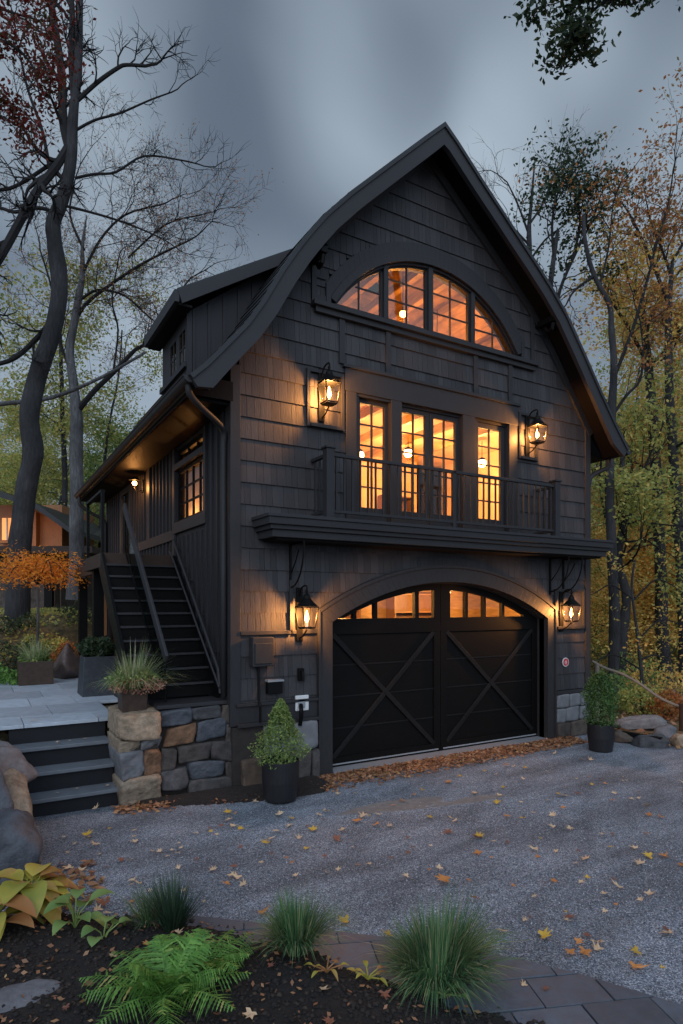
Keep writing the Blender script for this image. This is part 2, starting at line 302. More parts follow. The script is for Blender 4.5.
def npmesh(name, V, F, mat, parent=None, base=(0, 0, 0)):
    b = org(parent) if parent else base
    V = np.asarray(V, dtype=np.float32) - np.asarray(b, dtype=np.float32); F = np.asarray(F, dtype=np.int32)
    me = bpy.data.meshes.new(name); me.vertices.add(len(V)); me.vertices.foreach_set('co', V.ravel())
    me.loops.add(F.size); me.loops.foreach_set('vertex_index', F.ravel()); me.polygons.add(len(F))
    me.polygons.foreach_set('loop_start', np.arange(0, F.size, F.shape[1], dtype=np.int32)); me.update(calc_edges=True); me.validate()
    return finish(me, name, mat, parent, base, False, 0)
def quads(P, size, squash=.6, flat=0):       # leaf diamonds at points P
    n = len(P); a = RS.normal(size=(n, 3)); b = RS.normal(size=(n, 3))
    if flat: a[:, 2] *= (1 - flat); b[:, 2] *= (1 - flat)
    a /= np.linalg.norm(a, axis=1)[:, None]; b -= a * (a * b).sum(1)[:, None]; b /= np.linalg.norm(b, axis=1)[:, None]
    s = (size * RS.uniform(.6, 1.3, n))[:, None]; a *= s; b *= s * squash
    V = np.stack([P - a, P + b * .8 - a * .1, P + a, P - b * .8 - a * .1], 1).reshape(-1, 3)
    return V, np.arange(4 * n).reshape(-1, 4)
def tag(o, label, cat, group=None, kind=None):
    if label: o['label'] = label
    if cat: o['category'] = cat
    if group: o['group'] = group
    if kind: o['kind'] = kind
    return o
def thing(name, label, cat, loc, group=None):
    o = bpy.data.objects.new(name, None); C.objects.link(o); o.location = loc; o.empty_display_size = .2
    ORG[o.name] = tuple(loc); return tag(o, label, cat, group)
def struct(o): o['kind'] = 'structure'; return o
def smoothpts(pts, k=6):
    P = [Vector(p) for p in pts]; out = []
    for i in range(len(P) - 1):
        p0 = P[max(i - 1, 0)]; p1 = P[i]; p2 = P[i + 1]; p3 = P[min(i + 2, len(P) - 1)]
        for j in range(k):
            t = j / k; out.append(.5 * ((2 * p1) + (p2 - p0) * t + (2 * p0 - 5 * p1 + 4 * p2 - p3) * t * t + (3 * p1 - p0 - 3 * p2 + p3) * t ** 3))
    out.append(P[-1]); return out
def sm1(a, k=6):
    out = []
    for i in range(len(a) - 1): out += [a[i] + (a[i + 1] - a[i]) * j / k for j in range(k)]
    return out + [a[-1]]
# survey helper: bearing/distance of a place in front of the camera -> world coordinates
TH = radians(30.6); FW = (sin(TH), cos(TH)); RT = (cos(TH), -sin(TH))
def D(px, py, d):
    a = (px - 341.5) / 620; b = (605 - py) / 620
    return (CAM[0] + d * (FW[0] + a * RT[0]), CAM[1] + d * (FW[1] + a * RT[1]), CAM[2] + d * b)

# ================================================================== THE HOUSE
house = thing('carriage_house', 'dark charcoal shingled carriage house with bell-curved gable roof, lit windows and arched garage door', 'house', (0, 0, 0))
W = 7.3; DEP = 9.2
PROF = [(-.66, 5.36), (-.47, 5.54), (-.28, 5.76), (.07, 6.17), (.3, 6.52), (.57, 7.0), (.8, 7.36), (1.0, 7.64), (1.24, 7.95), (1.64, 8.38), (2.36, 9.08), (3.0, 9.7), (3.36, 10.04),
        (3.62, 9.85), (4.18, 9.39), (4.6, 9.06), (5.0, 8.74), (5.42, 8.41), (5.8, 8.09), (6.17, 7.73), (6.65, 7.13), (7.14, 6.49), (7.55, 5.98), (7.94, 5.54)]
PROF = [(a - .055, b - .04) for a, b in PROF]
def rooftop(x):
    for (a, za), (b, zb) in zip(PROF, PROF[1:]):
        if a <= x <= b: return za + (zb - za) * (x - a) / (b - a)
    return 5.3
def offs(d):          # profile offset inward along normals
    out = []
    for i, p in enumerate(PROF):
        a = PROF[max(i - 1, 0)]; b = PROF[min(i + 1, len(PROF) - 1)]
        t = Vector((b[0] - a[0], b[1] - a[1])).normalized(); nx, nz = t.y, -t.x
        if i == 12: nx, nz = 0, -1.33
        out.append((p[0] + nx * d, p[1] + nz * d))
    return out
ARC = lambda cx, cz, R: (lambda x: cz + sqrt(max(0, R * R - (x - cx) ** 2)))
upA = ARC(3.48, 6.97 + 1.05 - 2.19, 2.19)        # glass arch
garA = ARC(3.815, -1.58, 4.46)
# openings through the wall: x0,x1,z0,top(x)
OPEN = [(1.62, 5.34, 6.97, upA), (2.02, 2.6, 3.7, lambda x: 5.66), (2.8, 4.06, 3.7, lambda x: 5.66), (4.42, 5.12, 3.7, lambda x: 5.66), (1.53, 6.1, -.1, garA)]
def solid(x, z0, z1, ops, pad=0):
    iv = [(z0, z1)]
    for (a, b, c, t) in ops:
        if a - pad < x < b + pad:
            top = t(min(max(x, a), b)) + pad; bot = c - pad; nv = []
            for (p, q) in iv:
                if top <= p or bot >= q: nv.append((p, q))
                else:
                    if bot > p: nv.append((p, bot))
                    if top < q: nv.append((top, q))
            iv = nv
    return [(p, q) for p, q in iv if q - p > .01]
def wallstrips(mb, ops, x0, x1, zf, ya, yb, ax='y', step=.06):
    br = sorted(set([x0, x1] + [v for o in ops for v in (o[0], o[1]) if x0 < v < x1])); xs = []
    for a, b in zip(br, br[1:]):
        k = max(1, int((b - a) / step)); xs += [a + (b - a) * i / k for i in range(k)]
    xs.append(x1)
    for a, b in zip(xs, xs[1:]):
        m = (a + b) / 2
        for p, q in solid(m, 0, zf(m), ops):
            if ax == 'y': mb.box(a, b, ya, yb, p, q)
            else: mb.box(ya, yb, a, b, p, q)
w = MB(); wallstrips(w, OPEN, 0, W, lambda x: rooftop(x) - .12, .02, .16)
front = w.build('front_wall', 'board', house)
# shingles: courses of about 0.3 m, random widths, wedge section
OPS = [(1.5, 5.46, 6.92, ARC(3.48, 8.3 - 2.41, 2.41)), (1.8, 5.3, 3.6, lambda x: 6.0), (1.36, 6.22, -.1, ARC(3.815, -1.58, 4.69))]
sh = MB(); k = 0; z = .9
rnd = random.Random(3)
while z < 9.9:
    x = .1
    fine = z < 3.2
    while x < W - .1:
        wd = rnd.choice([.07, .09, .11, .14, .17]) if not fine else rnd.choice([.07, .09, .12, .15]); xb = min(x + wd, W - .1)
        for o in OPS:
            for e in (o[0], o[1]):
                if x < e - .02 < xb: xb = e
        m = (x + xb) / 2
        hi = .305
        for p, q in solid(m, z, z + hi, OPS):
            ua = rooftop(x) - .25; ub = rooftop(xb) - .25
            qa = min(q, ua); qb = min(q, ub)
            if qa - p < .02 and qb - p < .02: continue
            qa = max(qa, p + .004); qb = max(qb, p + .004)
            t = .026 + rnd.uniform(-.0015, .002); t2 = .006; g = .0018; dp = rnd.uniform(-.0012, .0012)
            x0_, x1_ = x + g, xb - g
            sh.add([(x0_, -t, p + dp), (x1_, -t, p + dp), (x1_, .02, p + dp), (x0_, .02, p + dp), (x0_, -t2, qa), (x1_, -t2, qb), (x1_, .02, qb), (x0_, .02, qa)],
                   [(0, 3, 2, 1), (4, 5, 6, 7), (0, 1, 5, 4), (1, 2, 6, 5), (2, 3, 7, 6), (3, 0, 4, 7)])
        x = xb
    z += .298
sh.build('shingle_siding', 'shingle', house)
# trim on the front: corner boards, head band, pilasters, arch surround, sill, battens
t = MB()
t.box(-.035, .11, -.045, .02, .86, 5.75); t.box(W - .11, W + .035, -.045, .02, .86, 5.9)
t.box(-.035, .02, .02, .16, 1.1, 5.3)
split(t, 'corner_board', 'trim', house, .004)
t = MB(); t.box(1.76, 5.36, -.055, .02, 5.7, 6.04); t.box(1.72, 5.4, -.085, .02, 6.04, 6.09)
for a, b in ((1.78, 1.96), (2.6, 2.8), (4.07, 4.34), (5.14, 5.34)): t.box(a, b, -.05, .02, 3.62, 5.7)
t.box(1.96, 2.6, -.03, .02, 5.66, 5.7); t.box(1.96, 2.02, -.02, .1, 3.62, 5.66)
t.box(4.34, 4.42, -.02, .1, 3.62, 5.66)
split(t, 'door_surround_board', 'trim', house, .004)
t = MB()
def arcline(cx, cz, R, x0, x1, n=40): return [(x0 + (x1 - x0) * i / n, cz + sqrt(max(0, R * R - (x0 + (x1 - x0) * i / n - cx) ** 2))) for i in range(n + 1)]
cx = 3.48
N = 44
inn = [(1.60 + 3.76 * i / N, max(6.97, ARC(cx, 5.83, 2.19)(1.60 + 3.76 * i / N))) for i in range(N + 1)]
mid = [(1.51 + 3.94 * i / N, ARC(cx, 5.83, 2.29)(1.51 + 3.94 * i / N) + .02) for i in range(N + 1)]
mid = [(x, max(z_, 6.9)) for x, z_ in mid]
out = [(1.44 + 4.08 * i / N, ARC(cx, 8.33 - 2.43, 2.43)(1.44 + 4.08 * i / N)) for i in range(N + 1)]
t.band(mid, out, -.036, .02); t.band(inn, mid, -.055, .02)
t.box(1.44, 1.52, -.05, .02, 6.9, out[0][1]); t.box(5.45, 5.52, -.05, .02, 6.9, out[-1][1])
t.build('arch_window_surround', 'trim', house, bevel=.003)
t = MB(); t.box(1.2, 5.82, -.13, .02, 6.83, 6.9); t.box(1.25, 5.77, -.08, .02, 6.75, 6.83)
t.build('window_sill', 'trim', house, bevel=.005)
t = MB()
for x in (1.71, 2.55, 4.36, 5.18): t.box(x - .045, x + .045, -.048, .0, 6.09, 6.75)
t.box(1.2, 1.28, -.05, 0, 6.9, 7.62); t.box(5.7, 5.78, -.05, 0, 6.9, 7.8)
t.box(1.2, 1.44, -.04, 0, 6.9, 7.02); t.box(1.28, 1.44, -.042, 0, 7.26, 7.32)
split(t, 'trim_batten', 'trim', house, .003)
# ---- frames for the lantern boards
t = MB()
def frame(t, x0, x1, z0, z1, w_=.05, y=-.06):
    t.box(x0, x0 + w_, y, 0, z0, z1); t.box(x1 - w_, x1, y, 0, z0, z1); t.box(x0 + w_, x1 - w_, y, 0, z1 - w_, z1); t.box(x0 + w_, x1 - w_, y - .02, 0, z0, z0 + w_)
frame(t, 1.12, 1.74, 5.08, 5.92); frame(t, 5.38, 5.86, 5.12, 5.96); frame(t, 6.32, 7.16, 2.05, 2.8)
t.box(.11, .86, -.06, 0, 2.09, 2.14); t.box(.84, .89, -.07, 0, 2.14, 2.85); t.box(.89, 1.34, -.05, 0, 2.09, 2.14)
split(t, 'lantern_board', 'trim', house, .003)
# ---- windows
def window_rect(x0, x1, z0, z1, cols, rows, y=.05, mat='glass', fw=.05, mw=.022, name='window', dark='trim', bottom=None):
    f = MB(); bt = bottom or fw
    f.box(x0, x0 + fw, y, y + .06, z0, z1); f.box(x1 - fw, x1, y, y + .06, z0, z1); f.box(x0 + fw, x1 - fw, y, y + .06, z1 - fw, z1); f.box(x0 + fw, x1 - fw, y, y + .06, z0, z0 + bt)
    o = f.build(name, dark, house, bevel=.003)
    a, b, c, d = x0 + fw, x1 - fw, z0 + bt, z1 - fw
    mu = MB()
    for i in range(1, cols): xx = a + (b - a) * i / cols; mu.box(xx - mw / 2, xx + mw / 2, y + .01, y + .045, c, d)
    for i in range(1, rows): zz = c + (d - c) * i / rows; mu.box(a, b, y + .014, y + .041, zz - mw / 2, zz + mw / 2)
    mu.build('muntins', dark, o); p = MB(); p.box(a, b, y + .024, y + .032, c, d); p.build('pane', mat, o); return o
window_rect(2.02, 2.6, 3.72, 5.66, 2, 5, name='french_window', fw=.065, bottom=.28)
window_rect(2.8, 3.42, 3.72, 5.66, 2, 5, name='french_door', fw=.075, bottom=.28)
window_rect(3.44, 4.06, 3.72, 5.66, 2, 5, name='french_door', fw=.075, bottom=.28)
window_rect(4.42, 5.12, 3.72, 5.66, 2, 5, name='french_window', fw=.085, bottom=.28)
def arch_unit(x0, x1, z0, arc, rows, cols=2, y=.04, fw=.035, mat='glass_up', mw=.02, name='arched_window', cut=.03):
    n = 14; top = [(x0 + (x1 - x0) * i / n, max(z0 + .01, arc(x0 + (x1 - x0) * i / n) - cut)) for i in range(n + 1)]
    a, b = x0 + fw, x1 - fw
    ti = [(a + (b - a) * i / n, max(z0 + fw + .005, arc(a + (b - a) * i / n) - cut - fw)) for i in range(n + 1)]
    f = MB(); f.band(ti, top, y, y + .06)
    f.box(x0, a, y, y + .055, z0, ti[0][1]); f.box(b, x1, y, y + .055, z0, ti[-1][1]); f.box(a, b, y, y + .055, z0, z0 + fw)
    o = f.build(name, 'trim', house)
    mu = MB(); zm = max(p[1] for p in ti)
    for i in range(1, cols):
        xx = a + (b - a) * i / cols; mu.box(xx - mw / 2, xx + mw / 2, y + .01, y + .04, z0 + fw, arc(xx) - cut - fw)
    for i in range(1, rows):
        zz = z0 + fw + (zm - z0 - fw) * i / rows
        xs = [p[0] for p in ti if p[1] > zz]
        if len(xs) > 1: mu.box(min(xs), max(xs), y + .014, y + .037, zz - mw / 2, zz + mw / 2)
    if rows > 1 or cols > 1: mu.build('muntins', 'trim', o)
    p = MB(); p.prism([(a, z0 + fw)] + [(b, z0 + fw)] + ti[::-1], y + .022, y + .03); p.build('pane', mat, o)
for a, b, r in ((1.64, 2.49, 2), (2.57, 3.37, 3), (3.46, 4.29, 3), (4.37, 5.31, 3)): arch_unit(a, b, 6.97, upA, r)
t = MB(); xs_ = [1.615 + 3.73 * i / 48 for i in range(49)]
t.band([(x, upA(x) - .035) for x in xs_], [(x, upA(x) + .06) for x in xs_], .0, .2); t.build('arch_liner', 'trim', house)
t = MB(); xs_ = [1.53 + 4.57 * i / 48 for i in range(49)]
t.band([(x, garA(x) - .02) for x in xs_], [(x, garA(x) + .08) for x in xs_], .14, .26); t.build('arch_liner', 'trim', house)
t = MB()
for a, b in ((2.49, 2.57), (3.37, 3.46), (4.29, 4.37)): t.box(a, b, -.01, .1, 6.97, upA((a + b) / 2) - .01)
split(t, 'window_mullion', 'trim', house)
# ---- garage doors and casing
t = MB(); inn = [(1.53 + 4.57 * i / N, garA(1.53 + 4.57 * i / N)) for i in range(N + 1)]
oA = ARC(3.815, -1.58, 4.69); out = [(1.32 + 4.96 * i / N, oA(1.32 + 4.96 * i / N)) for i in range(N + 1)]
t.band(inn, out, -.075, .14); t.box(1.32, 1.53, -.075, .14, .0, inn[0][1]); t.box(6.1, 6.28, -.075, .14, 0, inn[-1][1])
o2 = [(1.29 + 5.02 * i / N, ARC(3.815, -1.58, 4.74)(1.29 + 5.02 * i / N)) for i in range(N + 1)]
t.band(out, o2, -.1, -.02); t.box(1.29, 1.32, -.1, -.02, 0, o2[0][1]); t.box(6.28, 6.31, -.1, -.02, 0, o2[-1][1])
t.prism([(1.32, inn[0][1]), (1.53, inn[0][1]), (1.32, out[0][1])], -.075, .14)
t.prism([(6.28, inn[-1][1]), (6.1, inn[-1][1]), (6.28, out[-1][1])], -.075, .14)
t.build('garage_door_casing', 'trim', house, bevel=.004)
dA = ARC(3.815, -1.58, 4.44)
def leaf(x0, x1, panes):
    base = MB(); Y0 = .2
    base.box(x0, x1, Y0, Y0 + .06, .03, 2.2)
    o = base.build('garage_door', 'door', house)
    fr = MB(); y = .165
    fr.box(x0, x0 + .13, y, .2, .03, 2.05); fr.box(x1 - .13, x1, y, .2, .03, 2.05); fr.box(x0 + .13, x1 - .13, y, .2, .03, .18); fr.box(x0, x1, y, .2, 2.05, 2.25)
    fr.build('door_frame', 'door', o, bevel=.004)
    br = MB(); a, b, c, d = x0 + .13, x1 - .13, .18, 2.05
    br.bar((a, .183, c), (b, .183, d), .075, .03, up=(0, 1, 0)); br.bar((a, .176, d), (b, .176, c), .075, .03, up=(0, 1, 0)); br.build('cross_brace', 'brace', o, bevel=.006)
    gr = MB()
    for zz in (.62, 1.1, 1.58): gr.box(a, b, .19, .2005, zz - .01, zz + .01)
    gr.build('panel_joints', 'brace', o); MB().box(x0 + .05, x1 - .05, .155, .164, .075, .095).build('kick_strip', 'steel', o)
    tp = MB(); n = 30; edges = [x0] + [v for p in panes for v in p] + [x1]
    for i in range(0, len(edges), 2):
        p, q = edges[i], edges[i + 1]
        if q - p > .005: tp.prism([(p, 2.25), (q, 2.25)] + [(q - (q - p) * j / 4, max(2.26, dA(q - (q - p) * j / 4))) for j in range(5)], y, .24)
    for (p, q) in panes:
        m_ = [(p + (q - p) * j / 6) for j in range(7)]
        tp.band([(v, max(2.3, dA(v) - .11)) for v in m_], [(v, max(2.305, dA(v))) for v in m_], y, .24)
        tp.box(p, q, y, .24, 2.25, 2.29)
        
    tp.build('transom_rail', 'door', o)
    gl = MB()
    for (p, q) in panes: gl.prism([(p, 2.29), (q, 2.29)] + [(q - (q - p) * j / 6, max(2.3, dA(q - (q - p) * j / 6) - .11)) for j in range(7)], .205, .213)
    gl.build('pane', 'glass', o)
leaf(1.54, 3.755, [(1.68, 2.03), (2.09, 2.42), (2.48, 3.22), (3.3, 3.62)])
leaf(3.765, 6.09, [(3.97, 4.31), (4.37, 4.73), (4.79, 5.18), (5.24, 5.72)])
for a_, b_ in ((1.5, 1.545), (6.085, 6.13)): MB().box(a_, b_, .13, .32, .0, 2.32).build('door_stop', 'trim', house)
t = MB(); t.box(1.55, 6.08, -.1, .3, .0, .045); t.build('door_threshold', 'steel', house, bevel=.004)
# ---- base: ledges, foundation blocks, stones
t = MB(); t.box(6.32, W + .06, -.1, .0, .83, .89); t.box(.06, 1.29, -.1, 0, .84, .89); t.box(.06, 1.29, -.05, 0, .89, 1.12); t.box(.04, 1.29, -.085, 0, 1.12, 1.16)
split(t, 'water_table', 'trim', house, .005)
w = MB(); w.box(.0, 1.3, -.03, .02, 0, .84); w.box(6.3, W, -.03, .02, 0, .83); split(w, 'foundation', 'mortar', house)
b = MB()
def blocks(b, x0, x1, z0, z1, rows, wd, y, e=.28):
    sd = 0
    for r in range(rows):
        x = x0; h = (z1 - z0) / rows
        while x < x1 - .02:
            ww = min(wd * random.uniform(.7, 1.4), x1 - x)
            if x1 - x - ww < .12: ww = x1 - x
            sd += 1; b.facet((x + ww / 2, y, z0 + h * (r + .5)), (ww / 2 * .99, .07, h / 2 * .98), 'block', sd + int(x0 * 7), 30, 20, 0, .04); x += ww
blocks(b, .9, 1.29, .42, .84, 1, .4, -.03); blocks(b, 6.32, W + .02, .3, .83, 2, .33, -.03); blocks(b, .45, .9, .42, .84, 1, .45, -.03)
split(b, 'foundation_block', 'foundation', house, smooth=True)
b = MB(); blocks(b, 6.32, W + .03, .0, .3, 1, .5, -.06, .4); blocks(b, .1, 1.29, -.02, .42, 1, .6, -.08, .4)
split(b, 'foundation_boulder', 'stone', house, smooth=True)
# ---- roof
rf = MB(); o1 = offs(.1)
for i in range(len(PROF) - 1): rf.prism([PROF[i], PROF[i + 1], o1[i + 1], o1[i]], -.43, DEP + .3)
roof = rf.build('roof', 'roof', house)
st = MB()      # shingle-course steps on the roof surface
for i in range(len(PROF) - 1):
    a, b_ = PROF[i], PROF[i + 1]; L = math.dist(a, b_); kk = max(1, int(L / .16)); t_ = Vector((b_[0] - a[0], b_[1] - a[1])) / L; n_ = Vector((-t_.y, t_.x))
    for j in range(kk):
        u = j / kk; p = Vector(a) + t_ * L * u; up = 1 if b_[1] > a[1] else -1
        q = p + t_ * L / kk
        lo, hi_ = (p, q) if up > 0 else (q, p)
        st.prism([tuple(lo), tuple(hi_), tuple(hi_ + n_ * .006), tuple(lo + n_ * .02)], -.45, DEP + .32)
st.build('roof_shingles', 'roof', roof)
sf = MB(); o0 = offs(.1); o1 = offs(.13)
for i in range(len(PROF) - 1): sf.prism([o0[i], o0[i + 1], o1[i + 1], o1[i]], -.4, .02)
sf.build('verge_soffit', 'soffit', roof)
fa = MB(); oa = offs(.035); ob = offs(.245)
ob[0] = (-.62, 5.2); ob[1] = (-.42, 5.22); ob[-1] = (7.76, 5.36); ob[-2] = (7.45, 5.56)
for i in range(len(PROF) - 1): fa.prism([oa[i], oa[i + 1], ob[i + 1], ob[i]], -.475, -.4)
fa.build('verge_board', 'fascia', roof)
fb = MB(); oa = offs(-.012); ob = offs(.045)
for i in range(len(PROF) - 1): fb.prism([oa[i], oa[i + 1], ob[i + 1], ob[i]], -.5, -.43)
fb.build('drip_edge', 'roof', roof)
fr = MB(); oa = offs(.13); ob = offs(.26)
for i in range(1, len(PROF) - 2): fr.prism([oa[i], oa[i + 1], ob[i + 1], ob[i]], -.06, .0)
fr.build('frieze_board', 'trim', roof)
sf = MB(); sf.box(-.62, .0, .02, DEP + .2, 5.2, 5.24); sf.box(-.63, -.6, -.38, DEP + .2, 5.2, 5.36)
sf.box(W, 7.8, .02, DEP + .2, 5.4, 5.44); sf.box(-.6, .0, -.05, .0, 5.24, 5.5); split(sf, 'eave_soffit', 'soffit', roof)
# brackets below the verge
for x, z_ in ((1.2, 7.42), (5.88, 7.55)):
    b = MB(); b.box(x - .05, x + .05, -.42, 0, z_, z_ + .1); b.tube([(x, -.38, z_ - .02), (x, -.36, z_ - .12), (x, -.26, z_ - .14), (x, -.2, z_ - .05)], .035, 8); b.tube([(x, -.4, z_ + .1), (x, -.4, z_ + .19)], .055, 10)
    b.build('verge_bracket', 'metal', house)
# gutters and downspouts
def gutter(x, z_, sgn):
    g = MB(); pr = [(x + .075 * cos(a), z_ + .075 * sin(a)) for a in [pi + pi * i / 10 for i in range(11)]]
    ii = [(x + .065 * cos(a), z_ + .065 * sin(a)) for a in [2 * pi - pi * i / 10 for i in range(11)]]
    g.prism(pr + ii, -.42, DEP + .2); g.tube([(x - .078, -.42, z_), (x - .078, DEP + .2, z_)], .01, 6)
    g.prism(pr, -.425, -.415)
    return g.build('gutter', 'fascia', house)
gutter(-.7, 5.33, -1); gutter(7.98, 5.5, 1)
d = MB(); d.tube(smoothpts([(-.68, -.3, 5.28), (-.66, -.28, 5.16), (-.5, -.2, 5.05), (-.2, -.03, 4.92), (-.09, .06, 4.84), (-.08, .1, 4.7)]) + [(-.08, .1, 3), (-.08, .1, 1.25)], .042, 10)
d.build('downspout', 'trim', house, smooth=True)
d = MB(); d.tube(smoothpts([(7.95, .0, 5.42), (7.9, .0, 5.25), (7.6, .0, 5.12), (7.42, .02, 5.0), (7.39, .05, 4.8)]) + [(7.39, .05, 3), (7.39, .05, .1)], .045, 10)
d.build('downspout', 'trim', house, smooth=True)
d = MB(); d.tube(smoothpts([(-.7, 9.0, 5.25), (-.68, 9.0, 5.05), (-.4, 9.0, 4.85), (-.12, 9.0, 4.7), (-.08, 9.0, 4.5)]) + [(-.08, 9.0, 1.2)], .045, 10)
d.build('downspout', 'trim', house, smooth=True)
# ---- side wall (x = 0): board and batten with windows
SO = [(1.1, 2.66, 3.9, lambda y: 5.14), (6.35, 7.15, 3.4, lambda y: 5.05), (7.9, 8.8, 1.4, lambda y: 2.9)]
w = MB(); wallstrips(w, SO, .16, DEP, lambda y: 5.98, .0, .14, 'x', .3); sw = w.build('side_wall', 'board', house)
bt = MB()
y = .28
while y < DEP - .05:
    for p, q in solid(y, .9, 5.2, [(a - .08, b_ + .08, c - .25, (lambda yy, t=tt: t(yy) + .05)) for a, b_, c, tt in SO]): bt.box(-.03, .002, y - .022, y + .022, p, q)
    y += .245
bt.build('battens', 'board', sw)
t = MB()
t.box(-.05, 0, 1.0, 2.78, 3.72, 3.9); t.box(-.045, 0, 1.0, 1.1, 3.9, 5.18); t.box(-.045, 0, 2.66, 2.8, 3.3, 5.18); t.box(-.05, 0, 1.1, 2.66, 4.8, 4.9)
t.box(-.045, 0, 2.8, 6.25, 3.62, 3.8); t.box(-.04, 0, 4.45, 4.62, 3.8, 5.2); t.box(-.04, 0, 6.22, 6.35, 3.36, 5.18); t.box(-.04, 0, 7.15, 7.3, 3.36, 5.18); t.box(-.04, 0, 6.35, 7.15, 5.05, 5.18)
t.box(-.04, 0, 7.82, 7.9, 1.3, 3.0); t.box(-.04, 0, 8.8, 8.88, 1.3, 3.0)
split(t, 'trim_board', 'trim', sw, .003)
def side_window(y0, y1, z0, z1, cols, rows, name, x=.03, fw=.06, mat='glass', parent=house):
    f = MB(); f.box(x, x + .06, y0, y0 + fw, z0, z1); f.box(x, x + .06, y1 - fw, y1, z0, z1); f.box(x, x + .06, y0 + fw, y1 - fw, z1 - fw, z1); f.box(x, x + .06, y0 + fw, y1 - fw, z0, z0 + fw)
    o = f.build(name, 'door', parent); mu = MB(); a, b_, c, d_ = y0 + fw, y1 - fw, z0 + fw, z1 - fw
    for i in range(1, cols): v = a + (b_ - a) * i / cols; mu.box(x + .01, x + .045, v - .018, v + .018, c, d_)
    for i in range(1, rows): v = c + (d_ - c) * i / rows; mu.box(x + .014, x + .041, a, b_, v - .015, v + .015)
    if cols + rows > 2: mu.build('muntins', 'door', o)
    p = MB(); p.box(x + .024, x + .032, a, b_, c, d_); p.build('pane', mat, o); return o
side_window(1.1, 2.66, 3.9, 4.8, 4, 3, 'side_window'); side_window(1.1, 2.66, 4.9, 5.14, 3, 1, 'side_transom')
side_window(6.35, 7.15, 3.4, 5.05, 2, 4, 'side_door', fw=.1); side_window(7.9, 8.8, 1.4, 2.9, 2, 2, 'basement_window')
w = MB(); w.box(W - .14, W, .16, DEP, 0, 5.9); w.box(0, W, DEP, DEP + .14, 0, 5.6)
for i in range(40): a = W * i / 40; b_ = W * (i + 1) / 40; w.box(a, b_, DEP, DEP + .14, 5.6, max(5.7, rooftop((a + b_) / 2) - .12))
w.build('rear_wall', 'board', house)
w = MB(); w.box(W - .02, W + .03, -.02, .12, .86, 5.85); w.build('corner_boards', 'trim', house)
# ---- interior seen through the glass
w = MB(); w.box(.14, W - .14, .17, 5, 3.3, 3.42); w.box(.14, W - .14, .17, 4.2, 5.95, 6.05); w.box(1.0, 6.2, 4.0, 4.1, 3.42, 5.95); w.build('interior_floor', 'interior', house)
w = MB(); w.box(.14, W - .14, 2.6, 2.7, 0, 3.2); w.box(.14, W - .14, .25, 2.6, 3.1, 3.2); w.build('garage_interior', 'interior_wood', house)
w = MB()
for i in range(52): w.box(1.0 + i * .1, 1.1 + i * .1, 2.6, 2.7, 6.6, min(8.9, rooftop(1.05 + i * .1) - .2))
w.box(1.0, 6.2, .2, 2.6, 8.62, 8.68) if False else None
for i in range(8): w.box(1.3 + i * .6, 1.42 + i * .6, .3, 2.6, min(8.3, rooftop(1.36 + i * .6) - .5), min(8.45, rooftop(1.36 + i * .6) - .35))
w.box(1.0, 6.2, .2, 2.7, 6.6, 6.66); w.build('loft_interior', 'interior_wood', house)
w = MB()
for i in range(6): w.box(1.2 + i * .85, 1.3 + i * .85, .3, 4.0, 5.8, 5.95)
w.build('ceiling_beams', 'interior_wood', house)
w = MB(); w.box(.2, 4.0, 9.0, 9.1, .9, 3.2); w.box(1.6, 1.7, .2, 9.0, 3.42, 5.9); w.build('interior_partition', 'interior', house)
def plight(name, loc, e, r=.08, col=(1, .4, .1), parent=None):
    l = bpy.data.lights.new(name, 'POINT'); l.energy = e; l.color = col; l.shadow_soft_size = r
    o = bpy.data.objects.new(name, l); C.objects.link(o)
    if parent: o.parent = parent; b = org(parent); o.location = (loc[0] - b[0], loc[1] - b[1], loc[2] - b[2])
    else: o.location = loc
    return o
def pendant(x, y, ztop, z_, label, e, r=.09):
    p = thing('pendant_lamp', label, 'lamp', (x, y, z_), 'lamps glowing inside the house')
    c = MB(); c.tube([(x, y, z_ + r), (x, y, ztop)], .008, 6); c.build('cord', 'metal', p)
    c = MB(); c.lathe([(r * .3, r * 1.3), (r * .75, r), (r * 1.05, r * .55)], (x, y, z_), 16); c.build('shade', 'metal', p)
    s = MB(); s.lathe([(r * sin(pi * i / 8) + .001, -r * cos(pi * i / 8)) for i in range(9)], (x, y, z_), 14); s.build('globe', 'pend', p, smooth=True)
    plight('lamp_light', (x, y - .02, z_ - r - .06), e, .1, (1, .47, .13), parent=p)
pendant(6.05, 1.6, 5.9, 5.44, 'round pendant lamp glowing behind the rightmost balcony window', 115)
pendant(3.3, 2.0, 5.9, 5.35, 'round pendant lamp behind the leftmost balcony window', 105)
pendant(4.6, 2.2, 5.9, 5.6, 'round pendant lamp behind the middle balcony doors', 120)
pendant(3.59, 1.0, 8.5, 7.7, 'round pendant lamp glowing behind the arched gable window', 55, .06)
pendant(4.7, 1.4, 8.2, 7.6, 'round pendant lamp behind the right end of the arched gable window', 65, .06)
pendant(2.6, 1.5, 3.1, 2.75, 'pendant lamp inside the garage behind the left door', 130)
pendant(5.0, 1.5, 3.1, 2.75, 'pendant lamp inside the garage behind the right door', 130)
pendant(1.2, 3.1, 5.9, 4.7, 'pendant lamp behind the side window above the stairs', 130)
pendant(1.2, 8.3, 3.2, 2.6, 'pendant lamp behind the lower side window past the stairs', 90)
pendant(1.2, 6.8, 5.9, 4.7, 'pendant lamp behind the side door on the landing', 30)
